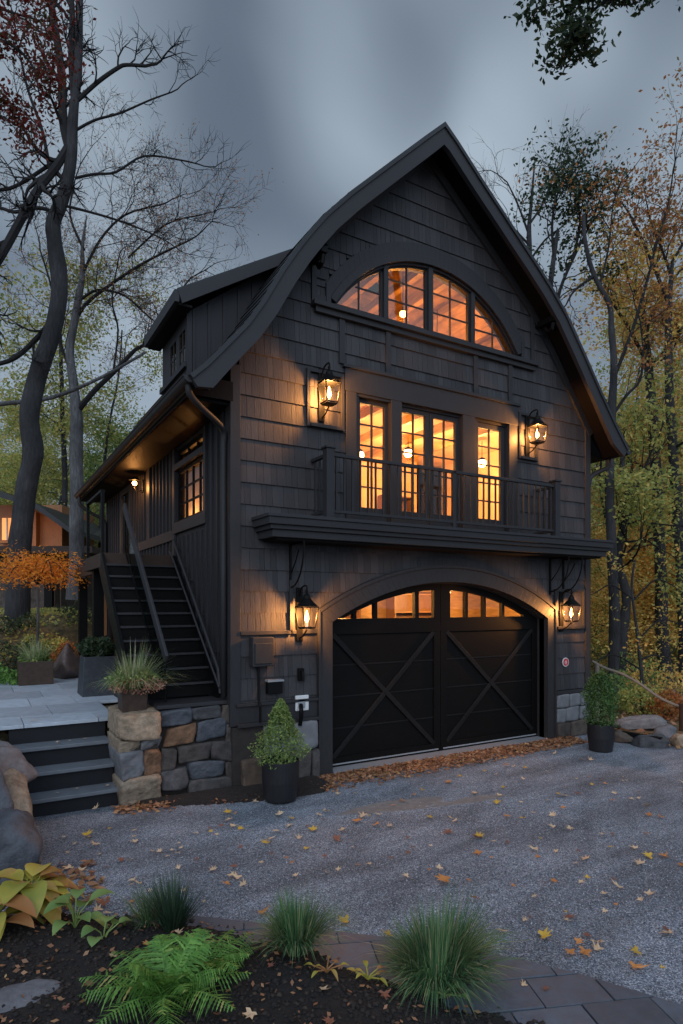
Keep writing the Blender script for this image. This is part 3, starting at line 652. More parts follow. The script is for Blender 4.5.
def bookcase(x, y, z_, w_, h, label):
    p = thing('bookcase', label, 'bookcase', (x, y, z_)); f = MB(); f.box(x, x + .03, y, y + .3, z_, z_ + h); f.box(x + w_ - .03, x + w_, y, y + .3, z_, z_ + h); f.box(x + .03, x + w_ - .03, y + .28, y + .3, z_, z_ + h); f.build('case', 'shelfwood', p)
    for i in range(5):
        s = MB(); zz = z_ + .04 + (h - .08) * i / 4; s.box(x + .03, x + w_ - .03, y + .01, y + .28, zz, zz + .025); s.build('shelf', 'shelfwood', p)
bookcase(3.0, 3.6, 3.42, .9, 2.0, 'tall wooden bookcase seen through the middle balcony doors'); bookcase(5.0, 3.6, 3.42, .8, 1.6, 'low wooden bookcase seen through the rightmost balcony window')
bookcase(2.4, 2.25, 1.2, 1.1, 1.6, 'wooden shelf unit on the garage wall behind the left door'); bookcase(4.3, 2.25, 1.2, 1.2, 1.55, 'wooden shelf unit on the garage wall behind the right door')
w = MB(); w.box(7.02, 7.1, .17, 4.05, 3.42, 5.95); w.box(.16, .2, .17, 4.05, 3.42, 3.6); w.build('interior_lining', 'interior', house)
w = MB(); w.box(7.02, 7.1, .25, 2.6, 0, 3.1); w.build('garage_lining', 'interior_wood', house)
w = MB(); oa = offs(.17); ob = offs(.2)
for i in range(5, len(PROF) - 3): w.prism([oa[i], oa[i + 1], ob[i + 1], ob[i]], .17, 2.6)
w.build('loft_ceiling', 'interior_wood', house)
# ---- dormer
dm = MB(); xd = -.45; y0, y1 = .5, 1.85
pts = [(xd, 5.45)] + [(x, z_) for x, z_ in PROF if xd < x < 1.1] + [(1.1, 7.74), (xd, 6.56)]
dm.prism(pts, y0, y0 + .08); dm.prism(pts, y1 - .08, y1)
dm.box(xd, xd + .06, y0 + .08, y1 - .08, 5.5, 5.88); dm.box(xd, xd + .06, y0 + .08, y1 - .08, 6.42, 6.54)
for a, b_ in ((y0 + .08, .6), (.97, 1.05), (1.45, y1 - .08)): dm.box(xd, xd + .06, a, b_, 5.88, 6.42)
dorm = dm.build('dormer', 'board', house)
b = MB()
for i in range(7):
    x = xd + .06 + i * .22; b.box(x, x + .035, y0 - .018, y0, rooftop(x) + .0, 6.56 + (x - xd) * .7 if x < 1 else 7.6)
b.box(xd - .02, xd + .05, y0 - .025, y0, 5.55, 6.55); b.box(xd - .05, xd, y0, y1, 5.8, 5.87)
split(b, 'dormer_trim', 'board', dorm)
b = MB(); sl = (7.86 - 6.74) / (1.2 + .66)
rp = [(-.66, 6.74), (1.25, 6.74 + 1.91 * sl), (1.25, 6.74 + 1.91 * sl - .1), (-.64, 6.64)]
b.prism(rp, .28, 2.0); b.build('dormer_roof', 'roof', dorm)
b = MB(); b.prism([(-.66, 6.7), (1.22, 6.7 + 1.88 * sl), (1.22, 6.7 + 1.88 * sl - .14), (-.6, 6.54)], .25, .3); b.box(-.7, -.64, .26, 2.0, 6.55, 6.71); b.build('dormer_fascia', 'fascia', dorm)
b = MB(); b.box(-.64, xd, .3, 1.98, 6.53, 6.56); b.build('dormer_soffit', 'soffit', dorm)
for a, b_ in ((.6, .97), (1.05, 1.45)):
    f = MB(); f.box(xd, xd + .04, a, a + .04, 5.88, 6.42); f.box(xd, xd + .04, b_ - .04, b_, 5.88, 6.42); f.box(xd, xd + .04, a + .04, b_ - .04, 6.38, 6.42); f.box(xd, xd + .04, a + .04, b_ - .04, 5.88, 5.92); f.box(xd + .005, xd + .03, (a + b_) / 2 - .01, (a + b_) / 2 + .01, 5.92, 6.38); f.box(xd + .008, xd + .028, a + .04, b_ - .04, 6.14, 6.16)
    f.build('dormer_window', 'trim', dorm); p = MB(); p.box(xd + .015, xd + .02, a + .04, b_ - .04, 5.92, 6.38); p.build('dormer_pane', 'dormglass' if 'dormglass' in M else 'glass_up', dorm)
# ---- balcony canopy and rail
t = MB(); t.box(.27, 7.28, -.62, -.03, 3.655, 3.7); cn = t.build('canopy', 'fascia', house, bevel=.004)
t = MB(); t.box(.29, 7.26, -.6, -.03, 3.56, 3.655); t.box(.33, 7.22, -.56, -.03, 3.5, 3.56); t.box(.37, 7.16, -.52, -.03, 3.4, 3.5); t.build('canopy_moulding', 'trim', cn, bevel=.006)
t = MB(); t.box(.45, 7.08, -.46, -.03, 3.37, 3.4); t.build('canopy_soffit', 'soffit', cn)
bal = MB()
RY = -.5
for x in (1.22, 5.8): bal.box(x - .06, x + .06, RY - .06, RY + .06, 3.7, 4.66)
bal.box(3.44, 3.5, RY - .03, RY + .03, 3.7, 4.6)
rl = MB().box(3.44, 3.5, RY - .03, RY + .03, 3.7, 4.6).build('balcony_rail', 'trim', house, bevel=.004)
for x in (1.22, 5.8): MB().box(x - .06, x + .06, RY - .06, RY + .06, 3.7, 4.66).build('post', 'trim', rl, bevel=.004)
t = MB(); t.box(1.28, 5.74, RY - .03, RY + .03, 4.56, 4.605); t.box(1.28, 5.74, RY - .02, RY + .02, 3.78, 3.82)
for x in (1.22, 5.8): t.box(x - .03, x + .03, RY + .06, -.03, 4.56, 4.605); t.box(x - .02, x + .02, RY + .06, -.03, 3.78, 3.82)
t.box(1.14, 1.3, RY - .08, RY + .08, 4.66, 4.69); t.box(5.72, 5.88, RY - .08, RY + .08, 4.66, 4.69)
split(t, 'rail_bar', 'trim', rl, .004)
nb = 34
for i in range(nb):
    x = 1.28 + 4.46 * (i + .5) / nb
    if abs(x - 3.47) < .05: continue
    t = MB(); t.box(x - .012, x + .012, RY - .012, RY + .012, 3.82, 4.56); t.build('baluster', 'trim', rl)
for x in (1.22, 5.8):
    for j in range(3): t = MB(); yy = RY + .14 + j * .12; t.box(x - .012, x + .012, yy - .012, yy + .012, 3.82, 4.56); t.build('baluster', 'trim', rl)
for x in (.86, 6.2, 6.56):
    t = MB(); pr = [(x, -.46 + .4 * (1 - cos(a)), 3.35 - .6 * sin(a)) for a in [pi / 2 * i / 9 for i in range(10)]]
    t.tube(pr, .013, 6); t.box(x - .015, x + .015, -.055, -.03, 2.7, 3.37); t.box(x - .015, x + .015, -.46, -.055, 3.345, 3.37)
    t.tube([(x, -.06, 2.95), (x, -.2, 3.1), (x, -.3, 3.27)], .01, 6)
    t.build('canopy_bracket', 'metal', house)
# meter box etc
def addon(name, label, cat, x, z_, f):
    p = thing(name, label, cat, (x, -.03, z_)); f(p); return p
def f_(p):
    b = MB(); b.box(.24, .55, -.16, -.03, 1.66, 2.06); b.build('housing', 'trim', p, bevel=.01)
    b = MB(); b.box(.27, .52, -.175, -.16, 1.7, 1.98); b.build('cover', 'trim', p, bevel=.006)
    b = MB(); b.tube([(.36, -.07, 1.66), (.36, -.07, 1.2), (.36, -.13, 1.12), (.36, -.13, .9)], .018, 8); b.build('conduit', 'metal', p)
addon('utility_box', 'dark rectangular utility box with conduit running down, left of the garage door', 'utility box', .4, 1.66, f_)
def f_(p):
    b = MB(); b.box(.48, .7, -.13, -.03, 1.27, 1.44); b.build('housing', 'metal', p, bevel=.008); b = MB(); b.box(.47, .71, -.145, -.03, 1.44, 1.465); b.build('lid', 'steel', p)
addon('junction_box', 'small dark box with pale lid, below the utility box', 'junction box', .6, 1.27, f_)
def f_(p):
    b = MB(); b.box(.97, 1.06, -.08, -.03, 1.42, 1.6); b.build('plate', 'metal', p, bevel=.01); b = MB(); b.tube(smoothpts([(1.01, -.08, 1.55), (1.01, -.13, 1.53), (1.01, -.14, 1.42)]), .022, 8); b.build('spout', 'metal', p)
addon('outdoor_tap', 'small black tap on the wall above the white socket box', 'tap', 1.01, 1.42, f_)
def f_(p):
    b = MB(); b.box(.93, 1.14, -.07, -.03, .99, 1.21); b.build('plate', 'white', p, bevel=.012); b = MB(); b.box(.965, 1.075, -.085, -.07, 1.03, 1.16); b.build('cover', 'steel', p, bevel=.01)
    b = MB(); b.tube(smoothpts([(1.0, -.09, 1.08), (.97, -.16, 1.02), (.97, -.15, .9), (.97, -.12, .8)]), .03, 8); b.build('plug', 'metal', p)
addon('socket_box', 'white outdoor socket box with a black plug, left of the garage door', 'socket', 1.03, .99, f_)
def f_(p):
    x, z_ = 6.62, 1.42
    def disc(r, y0, y1, m, n): b = MB(); b.prism([(x + r * cos(a), z_ + r * sin(a)) for a in [2 * pi * i / 28 for i in range(28)]], y0, y1); return b.build(n, m, p)
    disc(.085, -.045, -.03, 'white', 'rim'); disc(.07, -.05, -.045, 'red', 'disc')
    b = MB(); b.tube([(x + (.012 + .028 * i / 20) * cos(-2 + i * .4), -.052, z_ + (.012 + .03 * i / 20) * sin(-2 + i * .4)) for i in range(19)], .006, 5); b.build('emblem', 'white', p)
addon('round_sign', 'small round red sign with white rim and curl, right of the garage door', 'sign', 6.62, 1.42, f_)

# ---- lanterns
def lantern(x, z_, label, e, small=False, group='carriage lanterns on the front wall', wy=-.03, side=False):
    p = thing('wall_lantern', label, 'lantern', (x, wy, z_), group); oy = -.3
    h, wd = (.3, .12)
    cy = wy + oy + .06
    b = MB(); b.box(x - .05, x + .05, wy - .025, wy, z_ - .35, z_ + .42); b.build('backplate', 'metal', p, bevel=.006)
    b = MB(); b.tube(smoothpts([(x, wy - .02, z_ + .3), (x, wy - .1, z_ + .42), (x, cy, z_ + .43), (x, cy, z_ + .3)]), .012, 8)
    b.tube(smoothpts([(x, wy - .02, z_ - .3), (x, wy - .12, z_ - .27), (x, cy, z_ - .18)]), .01, 8); split(b, 'arm', 'metal', p)
    b = MB()
    for sx in (-1, 1):
        for sy in (-1, 1): b.bar((x + sx * wd * .72, cy + sy * wd * .72, z_ - .14), (x + sx * wd, cy + sy * wd, z_ + .14), .012, .012)
    for zz, k in ((-.14, .74), (.14, 1.02)):
        q = wd * k
        for s1, s2 in (((-q, -q), (q, -q)), ((q, -q), (q, q)), ((q, q), (-q, q)), ((-q, q), (-q, -q))): b.bar((x + s1[0], cy + s1[1], z_ + zz), (x + s2[0], cy + s2[1], z_ + zz), .016, .016)
    b.box(x - .08, x + .08, cy - .08, cy + .08, z_ - .165, z_ - .15)
    b.build('cage', 'metal', p)
    b = MB(); b.lathe([(wd * 1.35, .15), (wd * .9, .2), (wd * .45, .26), (wd * .4, .3), (.012, .34), (.022, .37), (.004, .41)], (x, cy, z_), 12); b.build('cap', 'metal', p)
    b = MB()
    vs = [(x + sx * wd * k * .93, cy + sy * wd * k * .93, z_ + zz) for zz, k in ((-.135, .72), (.135, 1)) for sx, sy in ((-1, -1), (1, -1), (1, 1), (-1, 1))]
    b.add(vs, [(0, 1, 5, 4), (1, 2, 6, 5), (2, 3, 7, 6), (3, 0, 4, 7)]); b.build('glass', 'lampglass', p)
    b = MB(); b.lathe([(.018, -.14), (.018, -.07)], (x, cy, z_), 8); b.build('candle', 'white', p)
    b = MB(); b.lathe([(.01, -.07), (.03, -.03), (.026, .01), (.012, .06), (.002, .1)], (x, cy, z_), 10); b.build('flame', 'flame', p, smooth=True)
    plight('lantern_light', (x, cy - .0, z_ + .02), e, .035, parent=p)
lantern(1.36, 5.52, 'lit lantern left of the balcony doors, under the gable window', 90)
lantern(5.6, 5.53, 'lit lantern right of the balcony doors, above the balcony rail end', 85)
lantern(1.0, 2.33, 'lit lantern on the left of the arched garage door', 80)
lantern(6.5, 2.35, 'lit lantern on the right of the arched garage door, above the round red sign', 75)
# side lantern by the landing
p = thing('porch_light', 'small bright lamp on the side wall by the landing door, under the eave', 'lamp', (-.02, 5.0, 5.0))
b = MB(); b.box(-.06, 0, 4.93, 5.07, 4.8, 5.05); b.build('backplate', 'metal', p, bevel=.01)
b = MB(); b.tube([(-.05, 5, 4.85), (-.16, 5, 4.8), (-.2, 5, 4.9)], .012, 8); b.build('arm', 'metal', p)
b = MB(); b.lathe([(.01, .1), (.1, .06), (.11, .03)], (-.2, 5, 5.0), 12); b.build('shade', 'metal', p)
b = MB(); b.lathe([(.045 * sin(pi * i / 8) + .001, -.045 * cos(pi * i / 8)) for i in range(9)], (-.2, 5, 4.97), 12); b.build('bulb', 'flame', p, smooth=True)
plight('lamp_light', (-.22, 5, 4.88), 13, .05, parent=p)
# ================================================================== STAIRS, DECK
stair = thing('outdoor_staircase', 'steep black metal staircase climbing the side wall to the landing', 'staircase', (-.6, .4, 1.2))
n = 11
for i in range(n):
    yy = .55 + .205 * i; zz = 1.42 + .193 * i
    if i < n - 1:
        t = MB(); t.box(-1.2, -.06, yy, yy + .25, zz - .03, zz); t.build('tread', 'step_dark' if 'step_dark' in M else 'metal', stair, bevel=.003)
        t = MB(); t.box(-1.2, -.06, yy - .008, yy, zz - .028, zz + .003); t.build('nosing', 'fascia', stair)
    t = MB(); t.box(-1.19, -.07, yy + .03, yy + .045, zz - .19, zz - .03); t.build('riser', 'door', stair)
for x in (-1.215, -.05):
    t = MB(); t.prism([(.4, 1.2), (.62, 1.2), (2.85, 3.1), (2.85, 3.34), (2.6, 3.34), (.4, 1.36)], x - .02, x + .02, 'x'); t.build('stringer', 'metal', stair)
hr = MB(); hr.bar((-.8, .3, 1.78), (-.85, 2.75, 4.15), .045, .13); hr.build('handrail', 'fascia', stair, bevel=.01)
hr = MB(); hr.bar((-.8, .34, 1.3), (-.85, 2.75, 3.45), .02, .02); hr.tube([(-.8, .36, 1.2), (-.8, .36, 1.85)], .018, 8); hr.tube([(-.85, 2.72, 3.35), (-.85, 2.72, 4.3)], .02, 8)
for i in range(1, 8):
    y_ = .36 + 2.36 * i / 8; z_ = 1.3 + 2.1 * i / 8; hr.tube([(-.82, y_, z_), (-.82, y_, z_ + .55)], .006, 5)
hr.build('balustrade', 'metal', stair)
g = MB(); g.prism([(.4, 1.38), (2.7, 3.45), (2.7, 4.05), (.4, 1.8)], -.83, -.822, 'x'); g.build('glass_panel', 'railglass', stair)
hr = MB(); hr.tube([(-.12, 2.6, 3.6), (-.12, 2.45, 3.6), (-.12, .2, 1.62), (-.12, .12, 1.3)], .02, 8); hr.tube([(-.14, 2.6, 3.4), (-.14, 2.5, 3.36), (-.14, .1, 1.38)], .016, 8)
for i in range(4): y_ = .5 + i * .6; z_ = 1.62 + (y_ - .2) * .88; hr.tube([(-.12, y_, z_ - .02), (0, y_, z_ - .06)], .01, 6)
hr.build('wall_handrail', 'fascia', stair)
deck = thing('landing_deck', 'dark raised landing deck with posts and cable rail at the top of the stairs', 'deck', (-.7, 5, .95))
t = MB()
for i in range(36): t.box(-1.2 if i < 12 else -.92, -.03, 2.66 + i * .14, 2.66 + i * .14 + .13, 3.31, 3.35)
t.build('deck_boards', 'deckwood', deck)
t = MB(); t.box(-1.24, -1.2, 2.66, 4.36, 3.12, 3.345); t.box(-1.2, -.04, 2.62, 2.66, 3.12, 3.345); t.box(-1.2, -.96, 4.34, 4.38, 3.12, 3.345); t.box(-.96, -.92, 4.34, 7.7, 3.12, 3.345); split(t, 'fascia_board', 'deckwood', deck, .004)
for y_ in (3.85, 7.4):
    xx_ = -1.16 if y_ < 5 else -.92
    t = MB(); t.box(xx_, xx_ + .18, y_, y_ + .18, .8, 3.12); t.build('post', 'door', deck, bevel=.005)
t = MB(); t.box(-.92, -.8, 4.6, 4.72, .8, 3.08); t.build('post', 'wood_lit', deck)
t = MB()
for y_ in (2.75, 4.28): t.box(-1.21, -1.16, y_, y_ + .05, 3.35, 4.35)
t.box(-1.22, -1.15, 2.75, 4.33, 4.35, 4.39); t.build('rail', 'metal', deck)
t = MB()
for i in range(8): t.tube([(-1.185, 2.8, 3.45 + i * .11), (-1.185, 4.3, 3.45 + i * .11)], .004, 4)
t.build('cables', 'metal', deck)
# lower steps, terrace, pillar, retaining wall
steps = thing('entry_steps', 'four wide bluestone steps with black risers leading up to the terrace', 'steps', (-1.98, .5, 0))
for i in range(4):
    yy = .06 + .28 * i; zz = .225 + .248 * i
    if i < 3: t = MB(); t.box(-2.62, -1.45, yy, yy + .34, zz - .045, zz); t.build('tread', 'step', steps, bevel=.006)
    t = MB(); t.box(-2.62, -1.46, yy + .05, yy + .3, zz - .25, zz - .045); t.build('riser', 'riser', steps)
tr = MB(); tx = [-4.6, -3.75, -2.98, -2.2, -1.45]; 
def slab(tr, a, b_, c, d_): tr.box(a + .004, b_ - .004, c + .004, d_ - .004, .925, .97 + random.uniform(0, .002))
ry = [(.9, [-4.6, -3.4, -2.45, -1.55, -1.3]), (1.55, [-4.6, -3.7, -2.75, -2.05, -1.3]), (2.5, [-4.6, -3.9, -3.1, -2.25, -1.6, -.9, -.02]), (3.4, [-4.6, -3.6, -2.8, -2.0, -1.25, -.5, -.02]), (4.3, [-4.6, -3.9, -3.1, -2.4, -1.6, -.7, -.02]), (5.2, [-3.6, -2.8, -2.0, -1.2, -.4])]
for (a, xs), y2 in zip(ry, [1.55, 2.5, 3.4, 4.3, 5.2, 6.2]):
    for p_, q_ in zip(xs, xs[1:]): slab(tr, p_, q_, a, y2)
for i, (a, b_) in enumerate(((6.2, 7.2), (7.2, 8.2))): slab(tr, -1.7, -1.0, a, b_); slab(tr, -1.0, -.3, a, b_)
struct(tr.build('terrace', 'bluestone', bevel=.004))
pil = thing('stone_pillar', 'short tan fieldstone pillar at the right side of the entry steps', 'stone pillar', (-1.2, .4, 0))
def stone1(c, r, mat, seed, e=.22, amp=.07, name='stone', parent=pil, rot=0):
    b = MB(); b.facet(c, (r[0] * 1.02, r[1], r[2] * 1.02), 'block', seed, 56, 36, rot, .05); q = random.Random(seed); s1, s2, s3 = q.uniform(-.2, .2), q.uniform(-.12, .12), q.uniform(-.25, .25)
    b.v = [(x + s1 * (z - c[2]) * (1 + 0 * x), y, z + s2 * (x - c[0]) + s3 * (x - c[0]) * (z - c[2])) for x, y, z in b.v]; return b.build(name, mat, parent, smooth=True)
X0, X1 = -1.45, -.95
stone1((-1.2, .4, .985), (.27, .48, .165), 'tan_stone', 3, .35, .08, 'capstone')
stone1((-1.33, .4, .74), (.135, .44, .08), 'tan_stone', 5); stone1((-1.07, .4, .745), (.125, .44, .075), 'grey_stone', 6)
stone1((-1.31, .4, .5), (.15, .45, .175), 'grey_stone', 8); stone1((-1.055, .4, .49), (.105, .45, .17), 'rust_stone', 9)
stone1((-1.2, .4, .16), (.25, .46, .175), 'tan_stone', 12)
b = MB(); b.box(-1.42, -.99, .0, .82, 0, .95); b.build('mortar', 'mortar', pil)
rw = thing('retaining_wall', 'low fieldstone retaining wall between the pillar and the house corner', 'stone wall', (-.45, .3, 0))
b = MB(); b.box(-.97, .04, .12, .5, 0, 1.08); b.build('mortar', 'mortar', rw)
lay = [(-.95, -.52, .93, 1.14, 'slate_stone'), (-.52, -.12, .98, 1.14, 'stone'), (-.12, .06, .9, 1.13, 'stone'), (-.88, -.48, .68, .92, 'rust_stone'), (-.46, -.06, .7, .96, 'slate_stone'), (-.06, .1, .62, .88, 'stone'),
       (-.95, -.74, .38, .66, 'stone'), (-.72, -.28, .44, .67, 'stone'), (-.26, .12, .4, .66, 'stone'), (-.95, -.6, .1, .38, 'stone'), (-.58, -.1, .2, .43, 'slate_stone'), (-.08, .14, .1, .4, 'stone'), (-.58, .12, -.05, .2, 'stone')]
for i, (a, b_, c, d_, m_) in enumerate(lay):
    stone1(((a + b_) / 2, .12 + (.05 if c > .6 else .02), (c + d_) / 2), ((b_ - a) / 2 * .99, .13, (d_ - c) / 2 * .99), m_, 20 + i, .45, .11, 'stone', rw)
b = MB(); b.box(-.97, -.0, .1, .62, 1.15, 1.2); b.build('coping_slab', 'fascia', rw, bevel=.006)
b = MB(); b.box(-.97, -.03, .62, 3, .8, 1.16); b.build('stair_pad', 'riser', rw)
# boulders flanking the steps on the left
def boulder(c, r, mat, seed, label, e=.6, amp=.22, rot=0, group=None, cat='boulder', freq=1.4):
    b = MB()
    if cat == 'cobble': b.rock(c, r, e, amp, seed, 40, 26, rot, freq)
    else: b.facet(c, (r[0] * 1.05, r[1] * 1.05, r[2] * 1.08), 'rock', seed, 60, 40, rot, .06); return tag(b.build('boulder' if cat == 'boulder' else cat, mat, None, (c[0], c[1], c[2] - r[2]), smooth=True), label, cat, group)
boulder((-2.98, .02, .66), (.4, .75, .36), 'grey_stone', 2, 'pale grey boulder at the top left of the entry steps', .55, .14)
boulder((-3.0, -.95, .5), (.35, .28, .5), 'slate_stone', 14, 'dark blue-grey slab leaning at the left edge of the picture', .4, .14, .3)
boulder((-2.78, -.55, .27), (.3, .85, .42), 'tan_stone', 7, 'tan boulder at the foot of the entry steps', .5, .16, .1)
boulder((-2.95, -1.5, .08), (.36, .35, .3), 'slate_stone', 11, 'low dark rock in front of the tan boulder', .55, .16, .2)

# ================================================================== GROUND
def sms(t): t = min(1, max(0, t)); return t * t * (3 - 2 * t)
def gh(x, y):
    h = 0
    if x < .05:
        h = max(h, .9 * sms((y - 1.05) / .25)) if x > -2.7 else .9 * sms((y + .9) / .9)
        h += 1.35 * sms((y - 6.2) / 4.5) * sms((.0 - x) / 1.6) if y > 6 else 0
        if x < -4: h = max(h, .9 * sms((y + 2) / 2) + 1.3 * sms((y - 1) / 7))
        if y > 9.3 and x > -1.6: h = max(h, .9 + 1.35 * sms((y - 6.2) / 4.5))
    elif x < 8 and y > 9.4:
        h = 2.25 * (1 - sms(x / 8))
    if x > 9: h += .05 * noise.noise(Vector((x * .3, y * .3, 0))) - .25 * sms((x - 9) / 5)
    if y > 13 or x > 14 or x < -8: h += .25 * noise.noise(Vector((x * .12, y * .12, 2)))
    return h
def axis(lo, hi, a, b, step):
    v = list(np.arange(a, b + 1e-6, step)); s = step; t = a
    while t > lo: s *= 1.35; t -= s; v.insert(0, t)
    s = step; t = b
    while t < hi: s *= 1.35; t += s; v.append(t)
    return v
gx = axis(-400, 400, -8, 14, .25); gy = axis(-400, 400, -12, 16, .25)
V = [(x, y, gh(x, y) - .02) for y in gy for x in gx]; nx = len(gx)
F = [(j * nx + i, j * nx + i + 1, (j + 1) * nx + i + 1, (j + 1) * nx + i) for j in range(len(gy) - 1) for i in range(nx - 1)]
g = npmesh('ground', V, F, 'ground'); struct(g)
# gravel driveway: fine sheet with gentle relief and tyre ruts
GX = (-4.5, 9.5); GYr = (-12, .35); xs = np.linspace(GX[0], GX[1], 200); ys = np.linspace(GYr[0], GYr[1], 180); V = []; F = []; idx = {}
def rightedge(y): return 7.35 if y > -.4 else 7.35 + (-.4 - y) * .55
for j, y in enumerate(ys):
    for i, x in enumerate(xs):
        xx = min(x, rightedge(y)); z_ = .012 + .012 * noise.noise(Vector((xx * .9, y * .9, 5))) + .006 * noise.noise(Vector((xx * 3, y * 6, 5)))
        V.append((xx, y, z_))
F = [(j * 200 + i, j * 200 + i + 1, (j + 1) * 200 + i + 1, (j + 1) * 200 + i) for j in range(179) for i in range(199) if xs[i] < rightedge(ys[j]) - .01]
F = [f for f in F if not (V[f[0]][1] > .0 and V[f[0]][0] > -.9)]
g = npmesh('gravel_driveway', V, F, 'gravel'); struct(g)
for p_ in g.data.polygons: p_.use_smooth = True
# loose stones close to the camera
def pebbles(n, xr, yr, r, name, mat, keep, zf=.014, flat=.7, label=None):
    P = np.column_stack([RS.uniform(*xr, n), RS.uniform(*yr, n), np.zeros(n)]); P = P[[keep(p[0], p[1]) for p in P]]; n = len(P)
    base = np.array([(1, 0, 0), (0, 1, 0), (-1, 0, 0), (0, -1, 0), (0, 0, 1), (0, 0, -1)], float)
    fa = np.array([(0, 1, 4), (1, 2, 4), (2, 3, 4), (3, 0, 4), (1, 0, 5), (2, 1, 5), (3, 2, 5), (0, 3, 5)])
    a = RS.uniform(0, 6.28, n); s = r * RS.uniform(.5, 1.4, n)
    B = base[None] * (1 + RS.uniform(-.35, .35, (n, 6, 1))) * s[:, None, None]; B[:, :, 2] *= flat
    c, s_ = np.cos(a)[:, None], np.sin(a)[:, None]
    Vx = B[:, :, 0] * c - B[:, :, 1] * s_; Vy = B[:, :, 0] * s_ + B[:, :, 1] * c
    z0 = np.array([zf(p[0], p[1]) if callable(zf) else zf for p in P])
    V = np.stack([Vx + P[:, :1], Vy + P[:, 1:2], B[:, :, 2] + z0[:, None]], 2).reshape(-1, 3)
    F = (fa[None] + (np.arange(n) * 6)[:, None, None]).reshape(-1, 3)
    o = npmesh(name, V, F, mat); tag(o, label, 'gravel' if 'gravel' in name else 'mulch', kind='stuff'); return o
# paved path and planting bed outlines (front)
BED = [(-4.6, -1.9), (-3.2, -2.1), (-2.75, -2.35), (-2.3, -2.6), (-1.8, -2.95), (-1.35, -3.35), (-1.02, -3.85), (-.78, -4.25), (-.55, -4.62), (-.35, -5.0), (-.1, -5.4), (.1, -6.2), (.1, -8), (-4.6, -8)]
def inpoly(x, y, P):
    r = False; j = len(P) - 1
    for i in range(len(P)):
        if (P[i][1] > y) != (P[j][1] > y) and x < (P[j][0] - P[i][0]) * (y - P[i][1]) / (P[j][1] - P[i][1]) + P[i][0]: r = not r
        j = i
    return r
def dpoly(x, y, P):
    d = 9
    for a, b_ in zip(P, P[1:] + P[:1]):
        ax, ay = a; bx, by = b_; L = (bx - ax) ** 2 + (by - ay) ** 2; t_ = max(0, min(1, ((x - ax) * (bx - ax) + (y - ay) * (by - ay)) / L)); d = min(d, math.hypot(x - ax - t_ * (bx - ax), y - ay - t_ * (by - ay)))
    return d
def bedz(x, y): return .02 + .1 * sms(dpoly(x, y, BED) / .45) + .02 * noise.noise(Vector((x * 5, y * 5, 1)))
def bed(name, P, f, st=.05):
    xs = np.arange(min(p[0] for p in P), max(p[0] for p in P) + st, st); ys = np.arange(min(p[1] for p in P), max(p[1] for p in P) + st, st)
    V = [(x, y, f(x, y) if inpoly(x, y, P) else -.0) for y in ys for x in xs]; n = len(xs)
    F = [(j * n + i, j * n + i + 1, (j + 1) * n + i + 1, (j + 1) * n + i) for j in range(len(ys) - 1) for i in range(n - 1) if any(inpoly(V[k_][0], V[k_][1], P) for k_ in (j * n + i, j * n + i + 1, (j + 1) * n + i + 1, (j + 1) * n + i))]
    o = npmesh(name, V, F, 'mulch'); struct(o)
    for p_ in o.data.polygons: p_.use_smooth = True
bed('mulch_bed', BED, bedz)
BED2 = [(-1.35, -.1), (-1.0, -.28), (-.5, -.45), (.0, -.62), (.5, -.75), (.95, -.8), (1.3, -.6), (1.3, .05), (-1.35, .1)]
bed('mulch_strip', BED2, lambda x, y: .03 + .04 * sms(dpoly(x, y, BED2) / .15))
# pavers: strip on the driveway side of the bed, laid on the diagonal
EDGE = [(-1.9, -2.1), (-1.25, -2.95), (-.85, -3.6), (-.62, -3.92), (-.3, -4.2), (0, -4.5), (.25, -4.85), (.5, -5.2), (.8, -5.8), (1.1, -6.5), (1.3, -8), (.0, -8.2), (-1.3, -8.2)]
PATH = [(-1.25, -3.35)] + EDGE[3:] 
pv = MB(); ang = radians(-22); ca, sa = cos(ang), sin(ang)
def clip(poly, a, b_):
    out = []; ins = lambda p: (b_[0] - a[0]) * (p[1] - a[1]) - (b_[1] - a[1]) * (p[0] - a[0]) <= 0
    for i in range(len(poly)):
        p, q = poly[i], poly[(i + 1) % len(poly)]
        if ins(p): out.append(p)
        if ins(p) != ins(q):
            d1 = (b_[0] - a[0]) * (p[1] - a[1]) - (b_[1] - a[1]) * (p[0] - a[0]); d2 = (b_[0] - a[0]) * (q[1] - a[1]) - (b_[1] - a[1]) * (q[0] - a[0])
            t_ = d1 / (d1 - d2); out.append((p[0] + (q[0] - p[0]) * t_, p[1] + (q[1] - p[1]) * t_))
    return out
EC = [(-1.3, -3.3), (-.62, -3.92), (.0, -4.5), (.5, -5.2), (.85, -5.9), (1.35, -7.5)]
for r in range(-12, 10):
    for c_ in range(-14, 14):
        u0 = c_ * .46 + (.23 if r % 2 else 0) - 1; v0 = r * .3 - 5
        q = [(u0 + .005, v0 + .005), (u0 + .455, v0 + .005), (u0 + .455, v0 + .295), (u0 + .005, v0 + .295)]
        q = [(x * ca - (y + 5) * sa, x * sa + (y + 5) * ca - 5) for x, y in q]
        cxm = sum(p[0] for p in q) / 4; cym = sum(p[1] for p in q) / 4
        if cxm < -1.9 or cym < -8 or (inpoly(cxm, cym, BED) and dpoly(cxm, cym, BED) > .5): continue
        for a, b_ in zip(EC, EC[1:]):
            if len(q) > 2: q = clip(q, a, b_)
        if len(q) > 2:
            zt = .032 + random.uniform(-.003, .003); pv.prism(q, -.02, zt, 'z')
struct(pv.build('paved_path', 'paver', bevel=.004))
def onpath(x, y): return all((b_[0] - a[0]) * (y - a[1]) - (b_[1] - a[1]) * (x - a[0]) <= 0 for a, b_ in zip(EC, EC[1:])) and y < -3.3 and x > -1.5
